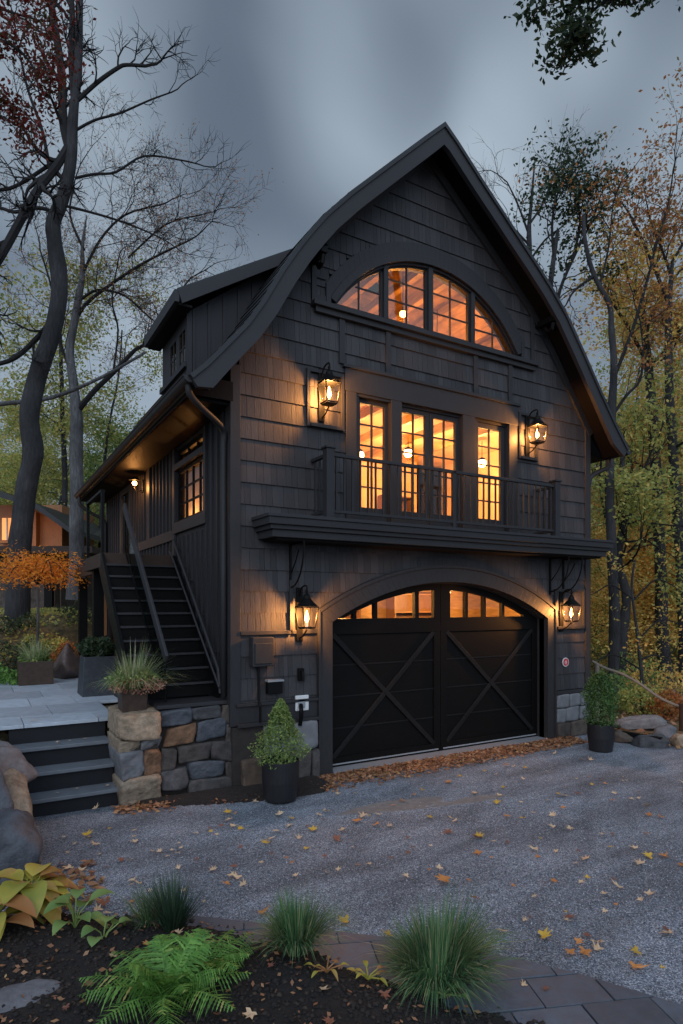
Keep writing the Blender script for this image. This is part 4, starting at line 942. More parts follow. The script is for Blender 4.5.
pebbles(60000, (-2.7, 3.8), (-6.5, -1.0), .0062, 'loose_gravel', 'pebble', lambda x, y: not onpath(x, y) and not inpoly(x, y, BED) and RS.rand() < 1 - .7 * (y + 6.5) / 5.3, label='fine grey gravel stones loose on the driveway')
pebbles(9000, (-3.4, .1), (-6, -2), .018, 'mulch_chips', 'chip', lambda x, y: inpoly(x, y, BED), lambda x, y: bedz(x, y) + .004, .5, 'dark shredded mulch chips on the planting bed')
b = MB(); b.prism([(.7, -1.62), (1.0, -1.52), (1.5, -1.5), (2.2, -1.66), (3.05, -2.1), (2.5, -2.12), (1.7, -1.96), (1.1, -1.78)], -.02, .017, 'z')
struct(b.build('worn_patch', 'patch', bevel=.004))
# ---- leaves
def maple(r, seed, curl=.25):
    rn = random.Random(seed); lobes = 5; vs = [(0, 0, 0)]; k = 0
    angs = [-2.3, -1.75, -1.15, -.7, -.3, 0, .3, .7, 1.15, 1.75, 2.3, 3.14]; rad = [.5, .75, .42, .95, .5, 1.1, .5, .95, .42, .75, .5, .12]
    for a, q in zip(angs, rad):
        q *= rn.uniform(.85, 1.1) * r; x, y = q * sin(a), q * cos(a); vs.append((x, y, curl * q * q / r * rn.uniform(.2, 1.4) + rn.uniform(0, .1) * r))
    fs = [(0, i, i % 12 + 1) for i in range(1, 13)]
    return vs, fs
LC = {'yellow': ((.62, .4, .05), (.5, .3, .04)), 'orange': ((.6, .26, .07), (.45, .17, .05)), 'tan': ((.7, .5, .33), (.55, .38, .22)), 'russet': ((.26, .1, .06), (.18, .07, .045))}
lm = {}
for cn_, (a, b_) in LC.items():
    M['fall_' + cn_] = leafmat('fallen_leaf_' + cn_, [(0, a), (1, b_)], .15)
    for s_ in range(2):
        vs, fs = maple(1, s_ * 7 + len(lm)); me = bpy.data.meshes.new('fallen_leaf'); me.from_pydata(vs, [], fs); me.materials.append(M['fall_' + cn_]); lm[(cn_, s_)] = me
def put_leaf(x, y, z_, s, cn_, label, group):
    o = bpy.data.objects.new('fallen_leaf', lm[(cn_, random.randint(0, 1))]); C.objects.link(o)
    o.location = (x, y, z_); s *= 1.45; o.scale = (s * random.uniform(.75, 1), s, s); o.rotation_euler = (random.uniform(-.3, .3), random.uniform(-.3, .3), random.uniform(0, 6.28))
    tag(o, label, 'leaf', group)
def gz(px, py):
    a = (px - 341.5) / 620; b_ = (605 - py) / 620; t_ = -CAM[2] / b_
    return CAM[0] + t_ * (FW[0] + a * RT[0]), CAM[1] + t_ * (FW[1] + a * RT[1])
marks = [(446, 885, 'orange', .075), (543, 941, 'yellow', .055), (570, 957, 'orange', .045), (585, 957, 'orange', .06), (598, 955, 'tan', .05), (634, 973, 'orange', .06), (585, 940, 'russet', .045), (568, 923, 'russet', .055), (568, 925, 'tan', .03),
         (500, 936, 'tan', .05), (346, 926, 'yellow', .055), (389, 940, 'yellow', .045), (476, 903, 'russet', .045), (605, 915, 'tan', .03), (640, 905, 'tan', .04), (555, 885, 'orange', .035), (580, 886, 'tan', .03), (615, 884, 'russet', .03), (575, 867, 'tan', .025),
         (525, 925, 'tan', .025), (407, 880, 'tan', .035), (390, 862, 'russet', .03), (370, 868, 'tan', .03), (262, 918, 'orange', .05), (140, 888, 'tan', .04), (168, 860, 'tan', .03), (152, 855, 'tan', .03), (122, 864, 'russet', .035), (86, 839, 'yellow', .06), (196, 863, 'russet', .03),
         (233, 871, 'russet', .04), (261, 866, 'tan', .03), (291, 867, 'orange', .035), (221, 829, 'russet', .04), (330, 788, 'russet', .04), (577, 796, 'russet', .04), (661, 820, 'orange', .045), (520, 805, 'tan', .03), (493, 845, 'tan', .03), (612, 838, 'russet', .03), (683, 868, 'orange', .05),
         (60, 868, 'russet', .05), (70, 872, 'tan', .055), (95, 812, 'tan', .05), (458, 999, 'russet', .02), (524, 991, 'tan', .025), (545, 995, 'russet', .025), (103, 883, 'tan', .025), (470, 885, 'orange', .03)]
for px, py, c_, s in marks:
    x, y = gz(px, py); put_leaf(x, y, .036 + s * .12, s, c_, c_ + ' fallen leaf lying on the grey gravel driveway', c_ + ' fallen leaves on the gravel')
for i in range(235):
    x = random.uniform(-2.3, 5.5); y = random.uniform(-5.5, -.9) if x > .5 else random.uniform(-3, -.6)
    if onpath(x, y) or inpoly(x, y, BED): continue
    c_ = random.choice(['orange', 'tan', 'tan', 'tan', 'russet', 'yellow']); put_leaf(x, y, .042, random.choice([.022, .028, .035, .044, .055]), c_, c_ + ' fallen leaf lying on the grey gravel driveway', c_ + ' fallen leaves on the gravel')
for i in range(26):
    x = random.uniform(-2.9, -.6); y = random.uniform(-5, -2.8)
    if not inpoly(x, y, BED): continue
    c_ = random.choice(['russet', 'tan', 'russet', 'orange']); put_leaf(x, y, bedz(x, y) + .02, random.uniform(.025, .045), c_, c_ + ' fallen leaf on the dark mulch bed', c_ + ' fallen leaves on the mulch')
for i in range(12):
    x = random.uniform(-2.5, -1.5); k_ = random.randint(0, 3); put_leaf(x, .06 + .28 * k_ + random.uniform(.08, .22), .24 + .248 * k_, random.uniform(.018, .03), 'tan', 'tiny tan fallen leaf on the entry steps', 'tiny fallen leaves on the steps')
# litter drift in front of the garage and pillar
def litter(n, f, name, label, size=.035, mat='litter', zz=.02, flat=.75):
    P = []
    while len(P) < n:
        p_ = f()
        if p_: P.append(p_)
    P = np.array(P); V, F = quads(P, np.full(len(P), size), .7, flat); o = npmesh(name, V, F, mat); tag(o, label, 'leaf litter', kind='stuff')
def fA():
    x = random.uniform(.95, 6.6); y = -.1 - abs(random.gauss(0, .33)); lim = .95 - .05 * x + .12 * noise.noise(Vector((x * 2, 0, 0)))
    return (x, y, random.uniform(.015, .05)) if -y < lim and y < -.08 else None
litter(5200, fA, 'leaf_drift', 'drift of russet fallen leaves along the foot of the garage door', .034)
def fB():
    x = random.uniform(-1.55, 1.2); y = -.1 - .42 * (x + 1.5) / 2.7 + random.gauss(0, .1) - .05; return (x, y, random.uniform(.02, .06)) if noise.noise(Vector((x * 2.5, y * 2, 3))) > -.12 else None
litter(700, fB, 'leaf_scatter', 'fallen leaves gathered at the foot of the pillar and stone wall', .034)
def fF():
    x = random.uniform(-3.0, -.3); y = random.uniform(-5.2, -2.6); return (x, y, bedz(x, y) + random.uniform(.01, .03)) if inpoly(x, y, BED) else None
litter(330, fF, 'bed_litter', 'small crumpled leaf fragments strewn over the dark mulch bed', .022)
def fC(): x = random.uniform(-2.6, -2.0); y = random.uniform(-2.5, -1.6); return (x, y, random.uniform(.02, .05))
litter(130, fC, 'leaf_pile', 'red and tan leaves piled beside the tan boulder', .05)
def fD():
    x = random.uniform(7.4, 16); y = random.uniform(-6, 12); return (x, y, gh(x, y) + random.uniform(0, .05))
litter(6000, fD, 'forest_litter', 'fallen leaves covering the forest floor right of the house', .07, 'litter')
def fE():
    x = random.uniform(-7, -.2); y = random.uniform(6, 15); return (x, y, gh(x, y) + random.uniform(0, .08))
litter(5000, fE, 'bank_litter', 'fallen leaves and low ground cover on the bank behind the terrace', .06, 'leaf_olive', flat=.4)

# ================================================================== PLANTS
def blades(mb, c, n, L, spread, droop, w, base_r=.05, seed=0, up=.2):
    rn = random.Random(seed)
    for i in range(n):
        a = rn.uniform(0, 2 * pi); l = L * rn.uniform(.6, 1.1) * (1 + .2 * sin(a + seed) + .12 * sin(3 * a + seed)); sp = rn.uniform(.05, 1) ** .7 * spread; br = base_r * rn.random()
        d = Vector((cos(a), sin(a), 0)); p0 = Vector(c) + d * br; t = Vector((-sin(a), cos(a), 0)) * w * rn.uniform(.7, 1.2); pts = []
        for k_ in range(5):
            s = k_ / 4; r_ = sp * s * l; h = l * (s * (1 - .25 * sp) - droop * sp * s * s * rn.uniform(.9, 1.1)); pts.append(p0 + d * r_ + Vector((0, 0, max(h, -.02 + 0 * h))))
        vs = []
        for k_, p_ in enumerate(pts): ww = t * (1 - (k_ / 4) ** 1.5 * .92); vs += [p_ - ww, p_ + ww]
        mb.add(vs, [(2 * k_, 2 * k_ + 1, 2 * k_ + 3, 2 * k_ + 2) for k_ in range(4)])
def grass(loc, n, L, spread, droop, w, mat, label, name='grass_clump', base_r=.08, seed=1):
    b = MB(); blades(b, loc, n, L, spread, droop, w, base_r, seed); return tag(b.build(name, mat, None, loc), label, 'ornamental grass')
grass((-.4, -4.8, .03), 1900, .62, .75, .88, .0042, 'fescue', 'round green fescue tuft beside the paved path, largest of the grass tufts', base_r=.16, seed=2)
grass((-1.06, -4.08, .1), 1000, .52, .75, .75, .0036, 'fescue', 'fescue tuft at the bed edge, between the fern and the brown cobbles', base_r=.11, seed=3)
grass((-1.72, -3.35, .08), 420, .52, .75, .35, .0038, 'sedge', 'dark spiky sedge standing behind the fern', 'sedge_clump', .08, 4)
grass((-1.85, -3.15, .08), 260, .36, .95, .5, .003, 'fescue', 'low fine grass tuft at the left of the dark sedge', 'grass_clump', .1, 14)
def fern(loc, n, L, seed, label):
    b = MB(); rn = random.Random(seed)
    for i in range(n):
        a = 2 * pi * i / n + rn.uniform(-.2, .2); l = L * rn.uniform(.75, 1.1); d = Vector((cos(a), sin(a), 0)); tn = Vector((-sin(a), cos(a), 0)); el = rn.uniform(.6, 1.35); K = 30; prev = None
        ax = []
        for k_ in range(K + 1):
            s = k_ / K; ax.append(Vector(loc) + d * (l * s * cos(el) * (1 + .25 * s)) + Vector((0, 0, l * (s * sin(el) - .62 * s * s * (.8 + .3 * rn.random() * 0)))))
        b.tube(ax[::4], [.004 * (1 - .8 * q / 7) for q in range(len(ax[::4]))], 4)
        for k_ in range(3, K):
            s = k_ / K; pl = l * rn.uniform(.24, .36) * (sin(pi * min(1, s * 1.05 + .02)) ** .8) * (1 - .35 * s); ta = (ax[k_ + 1] - ax[k_ - 1]).normalized()
            for sg in (-1, 1):
                dr = (tn * sg + ta * .45 + Vector((0, 0, -.12 + rn.uniform(-.35, .3)))).normalized(); p = ax[k_]; m_ = 8; prev_ = p; hw = l / K * .5
                vs = []; 
                for q in range(m_ + 1):
                    u = q / m_; c_ = p + dr * pl * u + Vector((0, 0, -.25 * pl * u * u)); ww = hw * (1 - u) ** .6 * (1.0 if q % 2 == 0 else .4); vs += [c_ - ta * ww, c_ + ta * ww]
                b.add(vs, [(2 * q, 2 * q + 1, 2 * q + 3, 2 * q + 2) for q in range(m_)])
    return tag(b.build('fern', 'fern', None, loc), label, 'fern')
fern((-1.98, -4.2, .1), 25, .62, 5, 'large bright green fern spreading over the mulch bed')
fern((-1.72, -4.05, .1), 17, .5, 9, 'smaller fern tangled into the right side of the large fern')
def bleaf(mb, base, d, l, w, up=.6, fold=.25, droop=.6):
    d = Vector(d).normalized(); t = Vector((-d.y, d.x, 0)); K = 7; vs = []
    for k_ in range(K + 1):
        s = k_ / K; ww = w * (sin(pi * s ** .75) ** .8 + .02) if s > 0 else .004
        c = Vector(base) + d * l * s + Vector((0, 0, l * (up * s - droop * s * s)))
        vs += [c - t * ww + Vector((0, 0, fold * ww)), c, c + t * ww + Vector((0, 0, fold * ww))]
    fs = []
    for k_ in range(K): fs += [(3 * k_, 3 * k_ + 1, 3 * k_ + 4, 3 * k_ + 3), (3 * k_ + 1, 3 * k_ + 2, 3 * k_ + 5, 3 * k_ + 4)]
    mb.add(vs, fs)
def rosette(name, loc, n, l, w, mat, label, stem=.2, seed=1, cat='plant'):
    rn = random.Random(seed); p = thing(name, label, cat, loc); sb = MB()
    for i in range(n):
        a = 2 * pi * i / n * 1.618 * 1.7 + rn.uniform(-.2, .2); d = Vector((cos(a), sin(a), 0)); k_ = rn.uniform(.3, 1); h = stem * rn.uniform(.5, 1.15)
        base = Vector(loc) + d * .12 * k_ + Vector((0, 0, h)); sb.tube([Vector(loc), Vector(loc) + d * .04 * k_ + Vector((0, 0, h * .6)), base], .005, 5)
        b = MB(); bleaf(b, base, d, l * rn.uniform(.7, 1.15), w * rn.uniform(.8, 1.15), rn.uniform(.2, .6), .3, rn.uniform(.5, .9)); b.build('leaf', mat, p, smooth=True)
    sb.build('stems', mat, p)
rosette('hosta', (-2.62, -2.6, .1), 30, .28, .085, 'hosta', 'yellowing hosta with large drooping leaves at the left edge of the bed', .26, 3)
rosette('hosta', (-2.9, -2.8, .1), 22, .27, .085, 'hosta', 'yellow-brown hosta cut by the left edge of the picture', .22, 8)
rosette('broadleaf_plant', (-2.35, -3.0, .1), 9, .17, .06, 'broadleaf', 'pale green broad-leaved plant between the hosta and the fern', .17, 5)
rosette('broadleaf_plant', (-2.2, -3.3, .1), 5, .13, .05, 'broadleaf', 'small broad-leaved seedling just in front of the pale green plant', .12, 6)
rosette('seedling', (-1.02, -4.45, .11), 7, .07, .014, 'hosta', 'tiny yellow-green seedling in front of the fescue by the fern', .05, 7)
rosette('seedling', (-.83, -4.65, .11), 7, .08, .015, 'hosta', 'tiny yellow-green seedling near the brown cobbles', .05, 10)
rosette('seedling', (-.5, -5.0, .09), 6, .06, .025, 'broadleaf', 'tiny green seedling at the front edge of the large fescue tuft', .04, 11)
for i, (px, py, r_, z_) in enumerate([(345, 962, .105, .1), (373, 975, .08, .09), (322, 952, .08, .1), (122, 922, .085, .1)]):
    x, y = gz(px, py); boulder((x, y, z_), (r_, r_ * .75, r_ * .62), 'brown_stone', 40 + i, ['brown rounded cobble, largest of the pair in front of the paved path', 'brown cobble nearest the large fescue tuft', 'brown cobble tucked against the smaller fescue tuft', 'brown cobble beside the broad-leaved plant'][i], .9, .06, i, cat='cobble')
x, y = gz(8, 1020); boulder((x, y, .08), (.3, .2, .07), 'grey_stone', 50, 'flat pale stone in the bottom left corner of the bed', .6, .15, .2)
def cloud(c, r, n, flatb=0):
    P = RS.normal(size=(n * 2, 3)); P /= np.linalg.norm(P, axis=1)[:, None]; P *= RS.uniform(.35, 1, (n * 2, 1)) ** .6
    P = P[:n]; return np.array(c) + P * np.array(r)
def potted(name, label, loc, potf, plantf, cat='potted plant'):
    p = thing(name, label, cat, loc); potf(p, loc); plantf(p, loc); return p
def roundpot(r, h, mat='pot'):
    def f(p, l):
        b = MB(); b.lathe([(r * .82, 0), (r * .86, .02), (r * .98, h * .5), (r, h), (r * .92, h), (r * .9, h - .04)], l, 32); b.build('pot', mat, p, smooth=False, bevel=.004)
        s = MB(); s.lathe([(r * .88, h - .06), (.01, h - .04)], l, 16); s.build('soil', 'soil', p)
    return f
def sqpot(w0, w1, h, mat, w2=None):
    def f(p, l):
        b = MB(); x, y, z_ = l; vs = []
        for (w_, zz) in ((w0, 0), (w1, h), (w1 - .04, h), (w1 - .05, h - .06)):
            for sx, sy in ((-1, -1), (1, -1), (1, 1), (-1, 1)): vs.append((x + sx * w_ / 2, y + sy * w_ / 2, z_ + zz))
        fs = [(3, 2, 1, 0), (12, 13, 14, 15)]
        for r_ in range(3):
            for k_ in range(4): fs.append((r_ * 4 + k_, r_ * 4 + (k_ + 1) % 4, (r_ + 1) * 4 + (k_ + 1) % 4, (r_ + 1) * 4 + k_))
        b.add(vs, fs); b.build('pot', mat, p, bevel=.008); s = MB(); s.box(x - w1 / 2 + .03, x + w1 / 2 - .03, y - w1 / 2 + .03, y + w1 / 2 - .03, z_ + h - .1, z_ + h - .05); s.build('soil', 'soil', p)
    return f
def conifer(r, h, z0, n, mat, size=.03, shape='cone', seed=1):
    def f(p, l):
        c = MB(); c.tube([(l[0], l[1], l[2] + z0 - .1), (l[0], l[1], l[2] + z0 + h * .8)], [.02, .006], 6); c.build('stem', 'bark_twig', p)
        t = RS.uniform(0, 1, n) ** .8; a = RS.uniform(0, 2 * pi, n)
        if shape == 'cone': prof = np.where(t < .25, .72 + 1.1 * t, 1.0 * (1 - (t - .25) / .75) ** .75)
        else: prof = np.sin(pi * np.clip(t * .8 + .18, 0, 1)) ** .6
        lump = 1 + .2 * np.sin(a * 2 + t * 7 + seed) + .14 * np.sin(a * 5 + t * 23) + .1 * np.sin(a * 7 - t * 17); R = r * prof * lump * (RS.uniform(.3, 1.1, n) ** .5 + .12 * (RS.uniform(0, 1, n) > .93))
        P = np.column_stack([l[0] + R * np.cos(a), l[1] + R * np.sin(a), l[2] + z0 + h * t]); V, F = quads(P, np.full(n, size), .4); npmesh('foliage', V, F, mat, p)
    return f
potted('potted_conifer', 'bushy conical evergreen in a round black pot left of the garage door', (.36, -.78, .03), roundpot(.24, .5), conifer(.3, .82, .45, 6500, 'arb', .022))
potted('potted_conifer', 'rounded dark evergreen in a black pot at the right corner of the garage', (6.2, -1.12, .02), roundpot(.22, .46), conifer(.27, .92, .4, 6500, 'arb2', .024, 'round', 4))
def bushy(r, h, z0, n, mat, size, fl=None):
    def f(p, l):
        P = cloud((l[0], l[1], l[2] + z0 + h / 2), (r, r, h / 2), n); P += .03 * np.sin(P[:, ::-1] * 23); V, F = quads(P, np.full(n, size), .55); npmesh('foliage', V, F, mat, p)
    return f
potted('potted_shrub', 'leafy dark green shrub in a tall tapered slate planter on the terrace', (-1.17, 3.35, .97), sqpot(.58, .5, .66, 'slate_pot'), bushy(.34, .36, .62, 2400, 'leaf_dark', .04))
def gp(p, l):
    b = MB(); blades(b, (l[0], l[1], l[2] + .28), 700, .7, .95, .75, .0045, .15, 21); b.build('grass', 'drygrass', p)
    P = cloud((l[0], l[1], l[2] + .42), (.34, .3, .17), 900); V, F = quads(P, np.full(900, .025), .6); npmesh("foliage", V, F, "arb", p)
    P = cloud((l[0] + .04, l[1] - .14, l[2] + .34), (.38, .2, .12), 650); V, F = quads(P, np.full(650, .02), .8); npmesh('flowers', V, F, 'pinkflower', p)
potted('potted_grasses', 'brown square planter of arching grasses and dried pink flowers on the stone pillar', (-1.22, .38, 1.12), sqpot(.3, .33, .3, 'brown_pot'), gp)
def gp2(p, l):
    b = MB(); blades(b, (l[0], l[1], l[2] + .4), 400, .55, .8, .45, .006, .16, 31); b.build('grass', 'drygrass', p)
    P = cloud((l[0], l[1], l[2] + .48), (.3, .3, .15), 500); V, F = quads(P, np.full(500, .035), .6); npmesh('foliage', V, F, 'leaf_green', p)
potted('potted_grasses', 'rust brown box planter of yellow-green grass at the far edge of the terrace', (-1.98, 5.5, .97), sqpot(.6, .6, .45, 'brown_pot'), gp2)
def shrub(loc, r, h, n, mat, label, size=.05, name='shrub'):
    p = thing(name, label, 'shrub', loc); s = MB()
    for i in range(5): a = i * 1.3; s.tube([loc, (loc[0] + r * .5 * cos(a), loc[1] + r * .5 * sin(a), loc[2] + h * .7)], [.012, .005], 4)
    s.build('stems', 'bark_twig', p); P = cloud((loc[0], loc[1], loc[2] + h * .5), (r, r, h * .55), n); P += .08 * np.sin(P[:, ::-1] * 9); V, F = quads(P, np.full(n, size), .6); npmesh('foliage', V, F, mat, p)
BK = 'shrubs on the bank behind the terrace'
for (px, py, d, r_, h, m_, lb) in [(8, 682, 12.2, .5, .45, 'fern', 'bright green low shrub at the left edge behind the terrace'), (12, 655, 13.4, .6, .7, 'leaf_dark', 'dark leafy shrub above the bright green shrub at the left edge'),
                                   (70, 636, 14.6, .6, .4, 'leaf_rust', 'low russet shrub under the orange tree, left of the slate planter'), (98, 640, 13.6, .5, .5, 'leaf_yellow', 'yellowing shrub beside the deck post'), (40, 650, 14.5, .5, .4, 'leaf_olive', 'low olive shrub behind the rust brown planter'), (5, 632, 15, .8, .45, 'leaf_dark', 'green shrub at the foot of the big trunk'),
                                   (84, 625, 16.5, .8, .5, 'leaf_dark', 'loose dark shrub in front of the screen posts')]:
    x, y, z_ = D(px, py, d); shrub((x, y, gh(x, y) - .05), r_, h, 750, m_, lb, .045)
x, y, z_ = D(70, 655, 13.2); boulder((x, y, gh(x, y) + .2), (.42, .35, .36), 'brown_stone', 61, 'purple-brown boulder on the bank behind the terrace', .7, .15)

# ================================================================== TREES
def tpoint(path, t):
    k = t * (len(path) - 1); i = min(int(k), len(path) - 2); return path[i].lerp(path[i + 1], k - i)
def branch(mb, p, d, L, r, depth, rn, tips, up=.06, seg=5, wig=.22, n=5, split=(2, 4), shrink=.68):
    pts = [p.copy()]; dd = d.normalized()
    for i in range(seg):
        dd = (dd + Vector((rn.gauss(0, wig), rn.gauss(0, wig), rn.gauss(0, wig) + up * .35))).normalized(); pts.append(pts[-1] + dd * L / seg)
    mb.tube(pts, [r * (1 - .55 * i / seg) for i in range(seg + 1)], n, False)
    if depth == 0: tips.append(pts[-1]); tips.append(pts[len(pts) // 2]); return
    for k_ in range(rn.randint(*split)):
        t = rn.uniform(.3, 1); i = min(int(t * seg), seg - 1); q = pts[i].lerp(pts[i + 1], t * seg - i); ax = (pts[i + 1] - pts[i]).normalized()
        o = ax.orthogonal().normalized(); o.rotate(__import__('mathutils').Quaternion(ax, rn.uniform(0, 6.28))); nd_ = (ax * rn.uniform(.5, 1) + o * rn.uniform(.5, 1)).normalized()
        branch(mb, q, nd_, L * rn.uniform(shrink - .15, shrink + .1), max(r * .5, .0055), depth - 1, rn, tips, up, max(3, seg - 1), wig, 3 if depth < 3 else 4, split, shrink)
    branch(mb, pts[-1], dd, L * shrink, r * .45, depth - 1, rn, tips, up, max(3, seg - 1), wig, 3 if depth < 3 else 4, split, shrink)
def tree(name, label, base_d, trunk, rads, limbs, leafspec=None, bark='bark_dark', twig=3, seed=1, group=None, cat='tree', twl=1.0, auto=0, autoL=2, split=(2, 4), minr=.006, autot=(.45, 1)):
    rn = random.Random(seed); path = smoothpts(trunk, 5); rr = [q_ * (1 + .1 * noise.noise(Vector((i_ * .35, seed, 0)))) for i_, q_ in enumerate(sm1(rads, 5))]; loc = tuple(trunk[0])
    p = thing(name, label, cat, loc, group); b = MB()
    for i, q in enumerate(path): q += Vector((noise.noise(q * .8), noise.noise(q * .8 + Vector((9, 0, 0))), 0)) * rads[0] * .25
    b.tube(path, rr, 12, False); b.build('trunk', bark, p, smooth=True)
    lb = MB(); tips = []
    for lp, lr0, lr1 in limbs:
        lp_ = smoothpts(lp, 4); n = len(lp_); lb.tube(lp_, [lr0 + (lr1 - lr0) * i / (n - 1) for i in range(n)], 7, False)
        K = max(3, int((lp_[0] - lp_[-1]).length / .45))
        for j in range(K):
            t = .2 + .8 * (j + rn.random()) / K; i = min(int(t * (n - 1)), n - 2); q = lp_[i]; ax = (lp_[i + 1] - lp_[i]).normalized(); o = ax.orthogonal().normalized(); o.rotate(__import__('mathutils').Quaternion(ax, rn.uniform(0, 6.28)))
            branch(lb, q, ax * .7 + o * .7 + Vector((0, 0, .25)), twl * rn.uniform(.6, 1.2), max(minr, lr1 * .7), twig - 1, rn, tips, split=split)
        branch(lb, lp_[-1], lp_[-1] - lp_[-2], twl, lr1, twig - 1, rn, tips, split=split)
    for j in range(auto):
        t = rn.uniform(*autot); q = tpoint(path, t); a = rn.uniform(0, 6.28)
        branch(lb, q, Vector((cos(a), sin(a), .28)), autoL * rn.uniform(.6, 1.1), rads[0] * .3 * (1.2 - t), twig, rn, tips, split=split)
    if lb.v: lb.build('limbs', 'bark_twig', p)
    if leafspec:
        mat, per, spread, size = leafspec; T = np.array([tuple(t_) for t_ in tips]); P = np.repeat(T, per, 0) + RS.normal(size=(len(T) * per, 3)) * spread * np.array([1.1, 1.1, .32])
        V, F = quads(P, np.full(len(P), size), .65, .3); npmesh('crown', V, F, mat, p)
    return p
Dp = lambda L, d: [D(x, y, d if not isinstance(d, (list, tuple)) else d[i]) for i, (x, y) in enumerate(L)]
px2 = lambda w_, d: w_ * d / 620 / 2
# big foreground-left tree
d = 16
tr_ = Dp([(13, 640), (18, 590), (22, 541), (25, 496), (32, 455), (31, 420), (38, 380), (49, 345), (57, 312), (59, 285), (55, 240), (54, 222), (64, 195), (71, 150), (76, 100), (79, 50), (79, -30)], d)
ra = [px2(w_, d) for w_ in (26, 23, 21, 20, 20, 19, 18, 17, 16, 16, 15, 14, 12, 11, 9, 8, 6)]
lim = [(Dp([(70, 150), (63, 120), (61, 70), (52, 10), (44, -40)], d), px2(10, d), px2(6, d)), (Dp([(74, 100), (71, 55), (72, 10), (66, -50)], d), px2(7, d), px2(5, d)),
       (Dp([(71, 142), (55, 168), (35, 194), (0, 257), (-30, 300)], [16, 15.8, 15.5, 15, 14.6]), px2(8, d), px2(8, d)),
       (Dp([(70, 152), (48, 166), (20, 184), (0, 190), (-30, 188)], d), px2(4, d), px2(3, d)),
       (Dp([(50, 172), (42, 130), (28, 90), (20, 55)], d), px2(4, d), px2(2, d)),
       (Dp([(78, 100), (98, 82), (118, 68), (127, 65), (145, 66)], d), px2(4.5, d), px2(3, d)),
       (Dp([(76, 130), (95, 120), (120, 113), (150, 100), (172, 92)], d), px2(3, d), px2(1.3, d)), (Dp([(75, 178), (95, 174), (116, 172), (144, 156), (180, 160), (198, 164)], d), px2(3, d), px2(1.3, d)),
       (Dp([(62, 205), (90, 212), (120, 221), (148, 232), (168, 242)], d), px2(3, d), px2(1.2, d)), (Dp([(58, 215), (40, 208), (15, 212), (0, 208), (-25, 205)], d), px2(4, d), px2(3, d)),
       (Dp([(56, 315), (40, 335), (15, 358), (-10, 366)], d), px2(6, d), px2(4, d))]
tree('bare_tree', 'big bare grey-barked tree with a curving trunk in front of the wooden house', d, tr_, ra, lim, None, 'bark_dark', 3, 11, twl=.8, split=(3, 4), minr=.011)
# pale second trunk
d = 19.5
tr_ = Dp([(75, 600), (76, 546), (77, 480), (77, 419), (75, 386), (71, 345), (79, 303), (83, 270), (84, 240), (86, 215)], d)
lim = [(Dp([(79, 409), (95, 390), (113, 373), (135, 350), (146, 343), (165, 318), (185, 285)], d), px2(6, d), px2(1.6, d)), (Dp([(71, 330), (85, 305), (110, 285), (140, 265), (165, 252), (190, 240)], d), px2(4, d), px2(1.6, d)),
       (Dp([(80, 300), (98, 290), (125, 296), (150, 318)], d), px2(3, d), px2(1.5, d)), (Dp([(82, 275), (100, 240), (125, 215), (160, 205)], d), px2(3, d), px2(1.5, d)), (Dp([(75, 385), (60, 340), (52, 290), (40, 250)], d), px2(3, d), px2(1.5, d)),
       (Dp([(84, 250), (70, 215), (75, 180)], d), px2(3, d), px2(1.3, d)), (Dp([(113, 373), (118, 330), (112, 300), (118, 262)], d), px2(2.2, d), px2(1.3, d)), (Dp([(128, 258), (165, 225), (200, 215)], d), px2(2, d), px2(1.2, d))]
tree('bare_tree', 'tall bare tree with a straight pale trunk left of the house eave', d, tr_, [px2(w_, d) for w_ in (16, 14, 13, 12, 9, 8, 7, 5, 3, .6)], lim, ('leaf_rust', 1, .1, .03), 'bark_pale', 4, 22, twl=1.2, split=(2, 4), minr=.014)
b_l = MB(); pp = smoothpts(Dp([(-30, 410), (0, 404), (50, 398), (100, 378), (146, 352)], 18.6), 4); b_l.tube(pp, [px2(6, 18) * (1 - .6 * i / len(pp)) for i in range(len(pp))], 8)
tag(b_l.build('leaning_branch', 'bark_pale', None, tuple(pp[0]), smooth=True), 'long pale broken limb hanging across between the big tree and the pale trunk', 'branch')
# thin trunks left background
for i, (L, w_, d, lb) in enumerate([([(64, 600), (65, 480), (62, 400), (60, 330)], 6, 24, 'thin dark trunk just left of the pale trunk'), ([(98, 600), (102, 500), (108, 430), (118, 380), (122, 330)], 3.5, 26, 'thin leaning sapling right of the pale trunk'), ([(52, 600), (58, 520), (66, 470), (62, 430)], 4, 27, 'crooked sapling between the two large left trees')]):
    tree('young_tree', lb, d, Dp(L, d), [px2(w_, d) * (1 - .15 * k_) for k_ in range(len(L))], [], ('leaf_olive', 5, .25, .07), 'bark_dark', 3, 60 + i, 'saplings behind the left trees', auto=8, autoL=2.2)
# orange japanese maple
d = 14
x, y, z_ = D(37, 645, d); z_ = gh(x, y)
mp = thing('japanese_maple', 'small bright orange weeping maple on a slender trunk behind the terrace', 'tree', (x, y, z_))
b = MB(); top = D(38, 585, d); b.tube(smoothpts([(x, y, z_), (x + .02, y, z_ + .7), top]), [.035] * 6 + [.03] * 7, 8); b.build('trunk', 'bark_pale', mp, smooth=True)
b = MB(); tips = []; rn = random.Random(4)
for i in range(13):
    a = i * 2 * pi / 13 + .2; R_ = .8 * rn.uniform(.45, 1.25); pts = [Vector(top), Vector(top) + Vector((cos(a) * R_ * .4, sin(a) * R_ * .4, .5 * rn.uniform(.6, 1.35))), Vector(top) + Vector((cos(a) * R_ * .8, sin(a) * R_ * .8, .45 * rn.uniform(.3, 1.25))), Vector(top) + Vector((cos(a) * R_ * 1.1, sin(a) * R_ * 1.1, .15))]
    s_ = smoothpts(pts, 5); b.tube(s_, .012, 5); tips += s_[4:]
b.build('limbs', 'bark_twig', mp)
